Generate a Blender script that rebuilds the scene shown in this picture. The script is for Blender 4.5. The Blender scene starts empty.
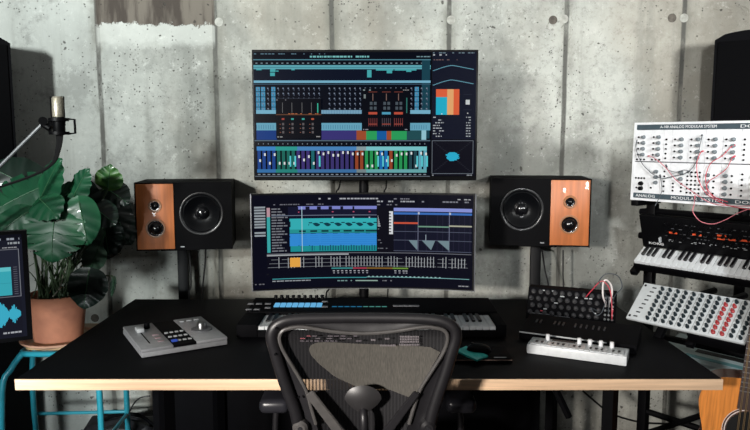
import bpy, bmesh, math, random
from mathutils import Vector, Matrix, Euler
R = math.radians
random.seed(7)
SC = bpy.context.scene
COL = SC.collection

# ------------------------------------------------------------------ camera, light, exposure
F = 672.0; PITCH = R(6.45); CAMZ = 1.389
cam_d = bpy.data.cameras.new('camera'); cam_d.sensor_width = 36; cam_d.lens = F / 750 * 36
cam_o = bpy.data.objects.new('camera', cam_d); COL.objects.link(cam_o)
cam_o.location = (0, 0, CAMZ); cam_o.rotation_euler = (R(90) - PITCH, 0, 0)
SC.camera = cam_o
vs = SC.view_settings
vs.view_transform = 'Standard'; vs.look = 'None'; vs.gamma = 1; vs.use_curve_mapping = False
vs.exposure = 0.0

world = bpy.data.worlds.new('world'); SC.world = world; world.use_nodes = True
world.node_tree.nodes['Background'].inputs[0].default_value = (0.62, 0.58, 0.62, 1)
world.node_tree.nodes['Background'].inputs[1].default_value = 0.085

def area(name, loc, target, w, h, power, color, spread=180):
    l = bpy.data.lights.new(name, 'AREA'); l.shape = 'RECTANGLE'; l.size = w; l.size_y = h
    l.energy = power; l.color = color; l.spread = R(spread)
    o = bpy.data.objects.new(name, l); COL.objects.link(o); o.location = loc
    o.rotation_euler = (Vector(target) - Vector(loc)).to_track_quat('-Z', 'Y').to_euler()
    return o
area('window_or_added_light', (-2.05, -0.6, 2.05), (-0.85, 3.05, 2.5), 0.22, 0.3, 35, (0.95, 1.0, 0.985), 62)
area('window_or_added_light', (2.15, -0.6, 2.05), (0.8, 3.05, 2.5), 0.35, 0.35, 21, (0.99, 1.0, 0.98), 62)
area('window_or_added_light', (-1.75, -1.3, 1.6), (-0.05, 1.72, 0.74), 0.25, 0.25, 13, (1.0, 0.94, 0.88), 44)
area('window_or_added_light', (0.3, -1.3, 1.95), (1.3, 2.25, 1.3), 0.2, 0.2, 4.2, (0.97, 0.99, 1.0), 34)  # unseen narrow light added to brighten the modular synthesizer
area('window_or_added_light', (-1.12, 0.1, 0.85), (-1.17, 3.0, 0.33), 0.25, 0.25, 3, (0.92, 0.99, 1.0), 34)  # unseen low light added to brighten wall and stool legs under the desk
area('ceiling_lamp', (-0.1, 1.0, 2.75), (0.0, 2.3, 0.9), 1.2, 0.5, 0.8, (0.88, 0.95, 1.0), 140)

# ------------------------------------------------------------------ pixel rays (reference frame 750x430)
def cam(px, py, d):
    v = -(py - 215) / F
    return Vector((d * (px - 375) / F, d * (math.cos(PITCH) + v * math.sin(PITCH)),
                   CAMZ + d * (-math.sin(PITCH) + v * math.cos(PITCH))))
def onz(px, py, z):
    r = cam(px, py, 1) - Vector((0, 0, CAMZ)); t = (z - CAMZ) / r.z
    return Vector((0, 0, CAMZ)) + r * t
def ony(px, py, y):
    r = cam(px, py, 1) - Vector((0, 0, CAMZ)); t = y / r.y
    return Vector((0, 0, CAMZ)) + r * t

# ------------------------------------------------------------------ materials
def lin(c):
    c /= 255.0
    return c / 12.92 if c <= 0.04045 else ((c + 0.055) / 1.055) ** 2.4
def rgb(c): return (lin(c[0]), lin(c[1]), lin(c[2]), 1)
MC = {}
def mat(name, c, rough=0.5, metal=0.0, noise=0.0, scale=30, bump=0.0, coat=0.0, stretch=None, c2=None, spec=0.5):
    if name in MC: return MC[name]
    m = bpy.data.materials.new(name); m.use_nodes = True; nt = m.node_tree; n = nt.nodes; b = n['Principled BSDF']
    b.inputs['Base Color'].default_value = rgb(c); b.inputs['Roughness'].default_value = rough
    b.inputs['Metallic'].default_value = metal; b.inputs['Coat Weight'].default_value = coat
    b.inputs['Specular IOR Level'].default_value = spec
    if noise or bump:
        tc = n.new('ShaderNodeTexCoord'); mp = n.new('ShaderNodeMapping'); nz = n.new('ShaderNodeTexNoise')
        nt.links.new(tc.outputs['Object'], mp.inputs[0]); nt.links.new(mp.outputs[0], nz.inputs['Vector'])
        if stretch: mp.inputs['Scale'].default_value = stretch
        nz.inputs['Scale'].default_value = scale; nz.inputs['Detail'].default_value = 6
        if noise:
            mx = n.new('ShaderNodeMix'); mx.data_type = 'RGBA'
            d = c2 or tuple(max(0, k * (1 - noise)) for k in c)
            mx.inputs[6].default_value = rgb(d); mx.inputs[7].default_value = rgb(c)
            cr = n.new('ShaderNodeMapRange'); cr.inputs[1].default_value = 0.35; cr.inputs[2].default_value = 0.65
            nt.links.new(nz.outputs[0], cr.inputs[0]); nt.links.new(cr.outputs[0], mx.inputs[0])
            nt.links.new(mx.outputs[2], b.inputs['Base Color'])
        if bump:
            bp = n.new('ShaderNodeBump'); bp.inputs['Strength'].default_value = bump; bp.inputs['Distance'].default_value = 0.002
            nt.links.new(nz.outputs[0], bp.inputs['Height']); nt.links.new(bp.outputs[0], b.inputs['Normal'])
    MC[name] = m; return m
def emis(c, s=1.0):
    k = 'screen_%d_%d_%d_%d' % (c[0], c[1], c[2], int(s * 100))
    if k in MC: return MC[k]
    m = bpy.data.materials.new(k); m.use_nodes = True; b = m.node_tree.nodes['Principled BSDF']
    b.inputs['Base Color'].default_value = (0.001, 0.001, 0.0015, 1); b.inputs['Roughness'].default_value = 0.25; b.inputs['Specular IOR Level'].default_value = 0.04
    b.inputs['Emission Color'].default_value = rgb(c); b.inputs['Emission Strength'].default_value = s * 0.88
    MC[k] = m; return m

black = mat('black_plastic', (7, 7, 9), 0.45, noise=0.15, scale=60, spec=0.14)
blackmatte = mat('black_matte', (6, 6, 9), 0.75, noise=0.2, scale=40, spec=0.08)
blackmetal = mat('black_metal', (5, 5, 7), 0.5, noise=0.15, scale=50, spec=0.12)
desk_top_m = mat('black_laminate', (7, 7, 11), 0.6, noise=0.2, scale=14, bump=0.03, spec=0.09)
ply_m = mat('birch_plywood', (240, 204, 168), 0.5, noise=0.1, scale=5, stretch=(1, 1, 26), bump=0.1)
wood_m = mat('cherry_veneer', (192, 112, 62), 0.45, noise=0.12, scale=7, stretch=(9, 1, 0.7), coat=0.2)
cone_m = mat('woofer_cone', (7, 8, 11), 0.3, noise=0.1, coat=0.12, spec=0.5)
rubber_m = mat('black_rubber', (10, 10, 12), 0.5, noise=0.1)
dome_m = mat('dome', (14, 14, 17), 0.2, coat=0.5, noise=0.1)
chrome = mat('brushed_steel', (170, 172, 172), 0.3, metal=0.95, noise=0.1, scale=80)
silver = mat('silver_paint', (158, 160, 164), 0.4, metal=0.25, noise=0.06, scale=60)
alu = mat('aluminium_panel', (236, 238, 240), 0.42, metal=0.1, noise=0.04, scale=60)
white_key_m = mat('white_key', (214, 218, 220), 0.3, noise=0.05, scale=60, coat=0.2)
black_key_m = mat('black_key', (14, 14, 18), 0.3, noise=0.1, coat=0.2)
greyknob = mat('grey_knob', (112, 120, 124), 0.45, noise=0.1)
hdr_m = mat('slate_strip', (62, 78, 86), 0.5, noise=0.1)
dark = mat('dark_grey', (24, 24, 29), 0.5, noise=0.12)
grey = mat('mid_grey', (92, 94, 98), 0.5, noise=0.1)
lightgrey = mat('light_grey', (170, 174, 176), 0.5, noise=0.06)
white = mat('white_print', (225, 226, 226), 0.5, noise=0.02)
redm = mat('red_cable', (196, 60, 78), 0.45, noise=0.08)
pinkm = mat('pink_cable', (206, 120, 130), 0.45, noise=0.08)
greycab = mat('grey_cable', (70, 76, 82), 0.45, noise=0.08)
whitecab = mat('white_cable', (214, 208, 206), 0.4, noise=0.05)
terra = mat('terracotta', (178, 116, 88), 0.8, noise=0.2, scale=12, bump=0.25, c2=(150, 96, 74))
terra_l = mat('pale_terracotta', (196, 150, 124), 0.75, noise=0.12, scale=14, bump=0.15)
soil_m = mat('soil', (40, 32, 27), 0.95, noise=0.5, scale=90, bump=1.0)
teal = mat('teal_tube', (40, 142, 160), 0.35, noise=0.08, scale=10, coat=0.2)
seatwood = mat('stool_plywood', (176, 146, 108), 0.5, noise=0.2, scale=8, stretch=(1, 12, 1))
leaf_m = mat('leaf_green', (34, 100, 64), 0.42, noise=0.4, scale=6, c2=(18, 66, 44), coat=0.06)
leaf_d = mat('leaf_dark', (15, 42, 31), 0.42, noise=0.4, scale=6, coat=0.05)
leaf_y = mat('leaf_young', (92, 134, 62), 0.4, noise=0.4, scale=14, c2=(44, 92, 48), coat=0.15)
leaf_g = mat('leaf_grey_green', (78, 108, 88), 0.5, noise=0.2, scale=9)
vein_m = mat('leaf_vein', (66, 116, 80), 0.45, noise=0.1)
stem_m = mat('stem', (78, 100, 70), 0.5, noise=0.3, scale=20)
root_m = mat('aerial_root', (150, 146, 130), 0.7, noise=0.3, scale=20)
chair_m = mat('chair_plastic', (29, 28, 31), 0.42, noise=0.12, scale=50, bump=0.05)
chair_pale_lit = mat('chair_pale_lit_plastic', (78, 76, 75), 0.42, noise=0.1, scale=50)  # pale inner rim; also light from the left painted onto left-hand parts
lit_patch_m = mat('lit_mesh_patch', (78, 75, 69), 0.75, noise=0.22, scale=70, stretch=(6, 1, 1))  # light falling on the back mesh, put into a paler colour
spruce = mat('guitar_spruce', (226, 140, 62), 0.3, noise=0.16, scale=10, stretch=(14, 1, 1), coat=0.5)
maho = mat('guitar_mahogany', (120, 60, 34), 0.3, noise=0.2, scale=12, coat=0.5)
rosew = mat('rosewood', (58, 40, 36), 0.45, noise=0.25, scale=18, stretch=(8, 8, 1))
brass = mat('bronze_string', (190, 160, 120), 0.3, metal=0.8, noise=0.05)
orange_b = mat('orange_print', (226, 84, 42), 0.5, noise=0.05)
blueled = emis((110, 190, 240), 0.9)

def mesh_fabric():
    m = bpy.data.materials.new('pellicle_mesh'); m.use_nodes = True; nt = m.node_tree; n = nt.nodes; b = n['Principled BSDF']
    b.inputs['Base Color'].default_value = rgb((15, 14, 18)); b.inputs['Roughness'].default_value = 0.7
    tc = n.new('ShaderNodeTexCoord'); sp = n.new('ShaderNodeSeparateXYZ'); nt.links.new(tc.outputs['Object'], sp.inputs[0])
    def wave(out, freq):
        mu = n.new('ShaderNodeMath'); mu.operation = 'MULTIPLY'; mu.inputs[1].default_value = freq
        si = n.new('ShaderNodeMath'); si.operation = 'SINE'; nt.links.new(out, mu.inputs[0]); nt.links.new(mu.outputs[0], si.inputs[0]); return si.outputs[0]
    a = wave(sp.outputs[0], 2 * math.pi / 0.0085)
    mr = n.new('ShaderNodeMapRange'); mr.inputs[1].default_value = -1; mr.inputs[2].default_value = 1
    mr.inputs[3].default_value = 0.6; mr.inputs[4].default_value = 0.95
    nt.links.new(a, mr.inputs[0]); nt.links.new(mr.outputs[0], b.inputs['Alpha'])
    return m
pell = mesh_fabric()

def concrete():
    m = bpy.data.materials.new('board_concrete'); m.use_nodes = True; nt = m.node_tree; n = nt.nodes; L = nt.links.new; b = n['Principled BSDF']
    b.inputs['Roughness'].default_value = 0.88; b.inputs['Specular IOR Level'].default_value = 0.25
    tc = n.new('ShaderNodeTexCoord'); P = tc.outputs['Object']; sp = n.new('ShaderNodeSeparateXYZ'); L(P, sp.inputs[0]); X, Z = sp.outputs[0], sp.outputs[2]
    def noise(scale, det=6, rough=0.6, st=(1, 1, 1), dist=0.0, off=(0, 0, 0)):
        mp = n.new('ShaderNodeMapping'); mp.inputs['Scale'].default_value = st; mp.inputs['Location'].default_value = off
        nz = n.new('ShaderNodeTexNoise'); nz.inputs['Scale'].default_value = scale; nz.inputs['Detail'].default_value = det
        nz.inputs['Roughness'].default_value = rough; nz.inputs['Distortion'].default_value = dist
        L(P, mp.inputs[0]); L(mp.outputs[0], nz.inputs['Vector']); return nz.outputs[0]
    def mr(v, a, b_, c=0, d=1, smooth=True):
        r = n.new('ShaderNodeMapRange'); r.interpolation_type = 'SMOOTHSTEP' if smooth else 'LINEAR'
        r.inputs[1].default_value = a; r.inputs[2].default_value = b_; r.inputs[3].default_value = c; r.inputs[4].default_value = d; L(v, r.inputs[0]); return r.outputs[0]
    def ma(op, a, b_=None, c=None):
        r = n.new('ShaderNodeMath'); r.operation = op
        for i, v in enumerate((a, b_, c)):
            if v is None: continue
            if isinstance(v, (int, float)): r.inputs[i].default_value = v
            else: L(v, r.inputs[i])
        return r.outputs[0]
    def mix(f, a, b_):
        r = n.new('ShaderNodeMix'); r.data_type = 'RGBA'
        L(f, r.inputs[0])
        for i, v in ((6, a), (7, b_)):
            if isinstance(v, tuple): r.inputs[i].default_value = rgb(v)
            else: L(v, r.inputs[i])
        return r.outputs[2]
    base = mix(mr(noise(1.6, 7, 0.62, (1, 1, 0.8)), 0.36, 0.64), (124, 126, 121), (182, 184, 177))
    # fine mottling
    base = mix(ma('MULTIPLY', mr(noise(9, 8, 0.7, off=(3, 0, 1)), 0.5, 0.72), 0.6), base, (122, 123, 118))
    base = mix(ma('MULTIPLY', mr(noise(48, 7, 0.8), 0.5, 0.68), 0.5), base, (104, 104, 100))
    base = mix(ma('MULTIPLY', mr(noise(26, 9, 0.8, off=(9, 0, 3)), 0.56, 0.66), 0.5), base, (206, 208, 202))
    base = mix(ma('MULTIPLY', ma('MULTIPLY', mr(noise(20, 9, 0.78, (1, 1, 1), 1.5, off=(6, 0, 7)), 0.58, 0.63), mr(noise(2.4, 3, 0.5, off=(2, 0, 8)), 0.48, 0.6)), 0.6), base, (88, 88, 84))
    # whitewash towards the left boards
    left = mr(ma('ADD', X, ma('MULTIPLY', noise(2.2, 5, 0.6, off=(7, 0, 2)), 1.2)), -0.1, -0.9)
    base = mix(ma('MULTIPLY', left, 0.5), base, (200, 205, 200))
    blot = mr(noise(4.5, 10, 0.75, off=(1, 0, 9)), 0.50, 0.62)
    base = mix(ma('MULTIPLY', ma('MULTIPLY', blot, mr(left, 0, 1, 0.45, 1, False)), 0.6), base, (116, 118, 114))
    # warm cast stains on the right boards
    warm = ma('MULTIPLY', mr(noise(1.3, 4, 0.5, (1, 1, 0.5), off=(4, 0, 4)), 0.5, 0.68), 0.35)
    base = mix(warm, base, (158, 146, 128))
    # dirty lower wall and streaks
    streak = mr(noise(5, 6, 0.65, (1.6, 1, 0.12), off=(0, 0, 5)), 0.5, 0.7)
    base = mix(ma('MULTIPLY', streak, 0.4), base, (112, 114, 108))
    # board seams every 0.519 m
    wob = ma('MULTIPLY', ma('SUBTRACT', noise(3.0, 4, 0.6, (1, 1, 1)), 0.5), 0.014)
    xs = ma('ADD', ma('ADD', X, wob), 1.228 + 0.519 * 10)
    fr = ma('MULTIPLY', ma('ABSOLUTE', ma('SUBTRACT', ma('FRACT', ma('ADD', ma('DIVIDE', xs, 0.519), 0.5)), 0.5)), 0.519)
    seam = mr(fr, 0.006, 0.013, 1, 0)
    halo = ma('MULTIPLY', mr(fr, 0.0, 0.055, 1, 0), mr(noise(5, 6, 0.7, (1, 1, 0.5), off=(2, 0, 2)), 0.42, 0.62))
    base = mix(ma('MULTIPLY', halo, 0.8), base, (108, 108, 100))
    base = mix(ma('MULTIPLY', seam, mr(noise(14, 5, 0.7, (1, 1, 0.6)), 0.3, 0.55, 0.45, 0.95)), base, (84, 84, 80))
    # bare brown board above the second seam on the left
    jag = ma('MULTIPLY', ma('SUBTRACT', noise(17, 8, 0.75, off=(5, 0, 5)), 0.5), 0.11)
    zz = ma('ADD', Z, jag)
    inx = ma('MULTIPLY', mr(X, -1.245, -1.225), mr(X, -0.715, -0.705, 1, 0))
    pt = ma('MULTIPLY', mr(zz, 1.889, 1.896), inx)
    rim = ma('MULTIPLY', ma('MULTIPLY', mr(zz, 1.78, 1.83), mr(zz, 1.889, 1.896, 1, 0)), inx)
    base = mix(ma('MULTIPLY', rim, 0.5), base, (198, 201, 195))
    base = mix(pt, base, mix(mr(noise(3.5, 6, 0.6, (3, 1, 0.5)), 0.45, 0.6), (66, 60, 55), (104, 98, 90)))
    # bug holes
    def holes(scale, thr, den, off):
        mp = n.new('ShaderNodeMapping'); mp.inputs['Location'].default_value = off; mp.inputs['Scale'].default_value = (1, 1, 1)
        nzv = n.new('ShaderNodeTexNoise'); nzv.inputs['Scale'].default_value = scale * 1.1; L(P, nzv.inputs['Vector'])
        vm = n.new('ShaderNodeVectorMath'); vm.operation = 'MULTIPLY_ADD'; L(nzv.outputs[1], vm.inputs[0]); vm.inputs[1].default_value = (0.8 / scale,) * 3
        L(P, mp.inputs[0]); L(mp.outputs[0], vm.inputs[2])
        v = n.new('ShaderNodeTexVoronoi'); v.inputs['Scale'].default_value = scale; L(vm.outputs[0], v.inputs['Vector'])
        v.inputs['Randomness'].default_value = 1
        sc = n.new('ShaderNodeSeparateColor'); L(v.outputs['Color'], sc.inputs[0])
        rr = ma('MULTIPLY', mr(sc.outputs[0], 1 - den, 1.0), thr)
        return ma('MULTIPLY', mr(ma('SUBTRACT', rr, v.outputs['Distance']), 0.0, 0.07), 1.0)
    h1 = holes(22, 0.20, 0.22, (0, 0, 0)); h2 = holes(55, 0.25, 0.22, (3, 1, 2)); 
    h3 = ma('MULTIPLY', holes(85, 0.34, 0.6, (1, 4, 2)), mr(noise(4, 4, 0.6, off=(8, 2, 0)), 0.5, 0.6))
    hs = ma('MAXIMUM', ma('MAXIMUM', h1, h2), h3)
    base = mix(ma('MULTIPLY', hs, 0.8), base, (62, 60, 56))
    L(base, b.inputs['Base Color'])
    hgt = ma('SUBTRACT', ma('ADD', ma('MULTIPLY', noise(11, 8, 0.65), 0.35), ma('MULTIPLY', noise(70, 5, 0.7), 0.12)), ma('ADD', ma('MULTIPLY', hs, 0.9), ma('MULTIPLY', seam, 0.8)))
    bp = n.new('ShaderNodeBump'); bp.inputs['Strength'].default_value = 0.55; bp.inputs['Distance'].default_value = 0.008
    L(hgt, bp.inputs['Height']); L(bp.outputs[0], b.inputs['Normal'])
    return m
conc = concrete()

# ------------------------------------------------------------------ mesh helpers
class MB:
    def __init__(self): self.bm = bmesh.new(); self.mats = []
    def _mi(self, m):
        if m is None: return 0
        if m not in self.mats: self.mats.append(m)
        return self.mats.index(m)
    def _new(self, fn, M=None, m=None, bev=0, seg=2):
        nf = set(self.bm.faces); nv = set(self.bm.verts)
        fn(self.bm)
        vv = [v for v in self.bm.verts if v not in nv]
        if bev:
            es = [e for e in self.bm.edges if all(v not in nv for v in e.verts)]
            bmesh.ops.bevel(self.bm, geom=es, offset=bev, segments=seg, affect='EDGES', profile=0.5)
            vv = [v for v in self.bm.verts if v not in nv]
        if M is not None: bmesh.ops.transform(self.bm, matrix=M, verts=vv)
        k = self._mi(m)
        for f in self.bm.faces:
            if f not in nf: f.material_index = k
        return self
    def box(self, x0, x1, y0, y1, z0, z1, m=None, bev=0, M=None, seg=2):
        T = Matrix.Translation(((x0 + x1) / 2, (y0 + y1) / 2, (z0 + z1) / 2)) @ Matrix.Diagonal((abs(x1 - x0), abs(y1 - y0), abs(z1 - z0), 1))
        return self._new(lambda b: bmesh.ops.create_cube(b, size=1, matrix=T), M, m, bev, seg)
    def cyl(self, p0, p1, r0, r1=None, m=None, seg=20, bev=0):
        p0, p1 = Vector(p0), Vector(p1); d = p1 - p0; r1 = r0 if r1 is None else r1
        T = Matrix.Translation((p0 + p1) / 2) @ d.to_track_quat('Z', 'Y').to_matrix().to_4x4()
        def fn(b):
            bmesh.ops.create_cone(b, cap_ends=True, segments=seg, radius1=r0, radius2=r1, depth=d.length)
        return self._new(fn, T, m)
    def tube(self, pts, r, m=None, seg=8, closed=False, flat=1.0, up=None, smooth=3):
        pts = [Vector(p) for p in pts]
        if smooth > 1 and len(pts) > 2:
            out = []; N = len(pts)
            rng = range(N if closed else N - 1)
            for i in rng:
                p1, p2 = pts[i], pts[(i + 1) % N]
                p0 = pts[i - 1] if (i or closed) else p1; p3 = pts[(i + 2) % N] if (closed or i + 2 < N) else p2
                for k in range(smooth):
                    t = k / smooth
                    out.append(0.5 * ((2 * p1) + (p2 - p0) * t + (2 * p0 - 5 * p1 + 4 * p2 - p3) * t * t + (3 * p1 - p0 - 3 * p2 + p3) * t ** 3))
            if not closed: out.append(pts[-1])
            pts = out
        rs = r if isinstance(r, (list, tuple)) else [r]
        k = self._mi(m); bm = self.bm; rings = []; N = len(pts); prev = None
        for i, p in enumerate(pts):
            a = pts[i - 1] if (i or closed) else p; c = pts[(i + 1) % N] if (closed or i + 1 < N) else p
            t = (c - a).normalized()
            if up is not None: u = Vector(up)
            elif prev is not None: u = prev
            else: u = Vector((0, 0, 1)) if abs(t.z) < 0.9 else Vector((1, 0, 0))
            s = t.cross(u)
            if s.length < 1e-6: s = t.orthogonal()
            s.normalize(); n2 = s.cross(t).normalized(); prev = n2
            q = i / max(1, N - 1) * (len(rs) - 1); j = min(int(q), len(rs) - 2) if len(rs) > 1 else 0
            rr = rs[0] if len(rs) == 1 else rs[j] * (1 - (q - j)) + rs[j + 1] * (q - j)
            rings.append([bm.verts.new(p + s * (math.cos(2 * math.pi * h / seg) * rr) + n2 * (math.sin(2 * math.pi * h / seg) * rr * flat)) for h in range(seg)])
        for i in range(N if closed else N - 1):
            A, B = rings[i], rings[(i + 1) % N]
            for h in range(seg):
                f = bm.faces.new((A[h], A[(h + 1) % seg], B[(h + 1) % seg], B[h])); f.material_index = k
        if not closed:
            for g in (rings[0][::-1], rings[-1]):
                f = bm.faces.new(g); f.material_index = k
        return self
    def lathe(self, prof, M=None, m=None, seg=32):
        k = self._mi(m); bm = self.bm; rings = []
        M = M or Matrix()
        for r, z in prof:
            if r < 1e-6: rings.append([bm.verts.new(M @ Vector((0, 0, z)))])
            else: rings.append([bm.verts.new(M @ Vector((r * math.cos(2 * math.pi * h / seg), r * math.sin(2 * math.pi * h / seg), z))) for h in range(seg)])
        for A, B in zip(rings, rings[1:]):
            for h in range(seg):
                h2 = (h + 1) % seg
                if len(A) == 1 and len(B) == 1: continue
                if len(A) == 1: f = bm.faces.new((A[0], B[h2], B[h]))
                elif len(B) == 1: f = bm.faces.new((A[h], A[h2], B[0]))
                else: f = bm.faces.new((A[h], A[h2], B[h2], B[h]))
                f.material_index = k
        return self
    def prism(self, poly, y0, y1, m=None, M=None, bev=0):
        """poly in local XZ, extruded along Y."""
        def fn(b):
            A = [b.verts.new((x, y0, z)) for x, z in poly]; B = [b.verts.new((x, y1, z)) for x, z in poly]
            b.faces.new(A); b.faces.new(B[::-1]); N = len(poly)
            for i in range(N): b.faces.new((A[i], B[i], B[(i + 1) % N], A[(i + 1) % N]))
        self._new(fn, M, m)
        return self
    def quad(self, ps, m=None):
        f = self.bm.faces.new([self.bm.verts.new(p) for p in ps]); f.material_index = self._mi(m); return self
    def grid(self, fn, nu, nv, m=None):
        k = self._mi(m); V = [[self.bm.verts.new(fn(i / nu, j / nv)) for j in range(nv + 1)] for i in range(nu + 1)]
        for i in range(nu):
            for j in range(nv):
                f = self.bm.faces.new((V[i][j], V[i + 1][j], V[i + 1][j + 1], V[i][j + 1])); f.material_index = k
        return self
    def build(self, name, m=None, parent=None, label=None, smooth=True, loc=None, rot=None, fixn=True):
        me = bpy.data.meshes.new(name)
        if fixn: bmesh.ops.recalc_face_normals(self.bm, faces=self.bm.faces)
        self.bm.to_mesh(me); self.bm.free()
        for q in (self.mats or [m]): me.materials.append(q or m)
        if smooth:
            for p in me.polygons: p.use_smooth = True
            me.set_sharp_from_angle(angle=R(38))
        o = bpy.data.objects.new(name, me); COL.objects.link(o)
        if parent: o.parent = parent
        if loc: o.location = loc
        if rot: o.rotation_euler = rot
        if label: o['label'] = label
        return o

def thing(name, label, cat, loc=(0, 0, 0), rot=(0, 0, 0), group=None):
    o = bpy.data.objects.new(name, None); COL.objects.link(o); o.location = loc; o.rotation_euler = rot
    o.empty_display_size = 0.05
    o['label'] = label; o['category'] = cat
    if group: o['group'] = group
    return o
def tag(o, label, cat, group=None, kind=None):
    if label: o['label'] = label
    if cat: o['category'] = cat
    if group: o['group'] = group
    if kind: o['kind'] = kind
    return o
def dup(o, loc, parent=None, rot=None):
    c = o.copy(); COL.objects.link(c); c.location = loc
    if parent: c.parent = parent
    if rot: c.rotation_euler = rot
    for ch in list(o.children):
        d = ch.copy(); COL.objects.link(d); d.parent = c
    return c
def text_part(name, s, size, m, parent, loc, rot, ext=0.0003, label=None, width=None):
    cu = bpy.data.curves.new(name, 'FONT'); cu.body = s; cu.size = size; cu.extrude = ext; cu.align_x = 'LEFT'; cu.resolution_u = 2
    t = bpy.data.objects.new(name, cu); COL.objects.link(t)
    bpy.context.view_layer.update(); dg = bpy.context.evaluated_depsgraph_get()
    me = bpy.data.meshes.new_from_object(t.evaluated_get(dg)); bpy.data.objects.remove(t); bpy.data.curves.remove(cu)
    me.materials.clear(); me.materials.append(m)
    if width:
        w = max(v.co.x for v in me.vertices) - min(v.co.x for v in me.vertices)
        for v in me.vertices: v.co.x *= width / w
    o = bpy.data.objects.new(name, me); COL.objects.link(o); o.parent = parent; o.location = loc; o.rotation_euler = rot
    if label: o['label'] = label
    return o

# ------------------------------------------------------------------ room
WY = 3.05
def struct(name, mb, m): o = mb.build(name, m, smooth=False); o['kind'] = 'structure'; return o
w = MB().box(-3.2, 3.2, WY, WY + 0.2, 0, 2.9); struct('wall_back', w, conc)
floor_m = mat('floor_concrete', (70, 66, 64), 0.6, noise=0.25, scale=4, bump=0.1)
sidew = mat('grey_plaster', (112, 108, 106), 0.9, noise=0.15, scale=3, bump=0.1)
struct('floor', MB().box(-3.2, 3.2, -3.0, WY + 0.2, -0.1, 0), floor_m)
struct('ceiling', MB().box(-3.2, 3.2, -3.0, WY + 0.2, 2.9, 3.0), sidew)
struct('wall_left', MB().box(-3.4, -3.2, -3.0, WY + 0.2, 0, 2.9), sidew)
struct('wall_right', MB().box(3.2, 3.4, -3.0, WY + 0.2, 0, 2.9), sidew)
# tie-hole plugs in the concrete
plug_m = mat('tie_plug', (176, 176, 168), 0.85, noise=0.2, scale=40)
plug_d = mat('tie_plug_dark', (104, 98, 90), 0.9, noise=0.3, scale=40)
n_t = 1
for px, py, mm in ((219, 22, plug_m), (564, 19, plug_m), (553, 20, plug_d), (684, 18, plug_m), (672, 18, plug_d), (451, 20, plug_m), (95, 318, plug_d)):
    p = ony(px, py, WY)
    mb = MB().cyl((p.x, WY - 0.0015, p.z), (p.x, WY + 0.01, p.z), 0.019, m=mm, seg=24)
    struct('trim_%d' % n_t, mb, mm); n_t += 1

# ------------------------------------------------------------------ desk
DZ = 0.74; DY0 = 1.765; DY1 = 2.685; DX0, DX1 = -0.979, 0.946
desk = thing('desk', 'wide desk with black top and pale plywood front edge', 'desk', (0, DY0, 0))
MB().box(DX0, DX1, 0.002, DY1 - DY0, DZ - 0.029, DZ, desk_top_m, bev=0.001).build('desktop', None, desk)
MB().box(DX0, DX1, -0.002, 0.002, DZ - 0.030, DZ + 0.0004, ply_m, bev=0.0006).build('edge_band', None, desk, 'pale plywood front edge')
def leg(x0, y0, x1, y1):
    return MB().tube([(x0, y0, DZ - 0.03), (x1, y1, 0.0)], 0.024, blackmetal, seg=4, smooth=1).build('leg', None, desk)
leg(-0.62, 0.16, -0.62, 0.16); leg(-0.62, 0.80, -0.62, 0.80); leg(0.70, 0.16, 0.70, 0.16); leg(0.70, 0.80, 0.70, 0.80)
MB().box(-0.62, 0.70, 0.14, 0.18, DZ - 0.075, DZ - 0.03, blackmetal).box(-0.62, 0.70, 0.78, 0.82, DZ - 0.075, DZ - 0.03, blackmetal).build('rail', None, desk)
MB().box(-0.89, 0.66, 0.82, 0.84, 0.12, DZ - 0.03, blackmatte, bev=0.002).build('modesty_panel', None, desk)
MB().tube([(0.54, 0.5, DZ - 0.035), (0.68, 0.5, 0.42)], 0.014, blackmetal, seg=6, smooth=1).build('brace', None, desk)

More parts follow.
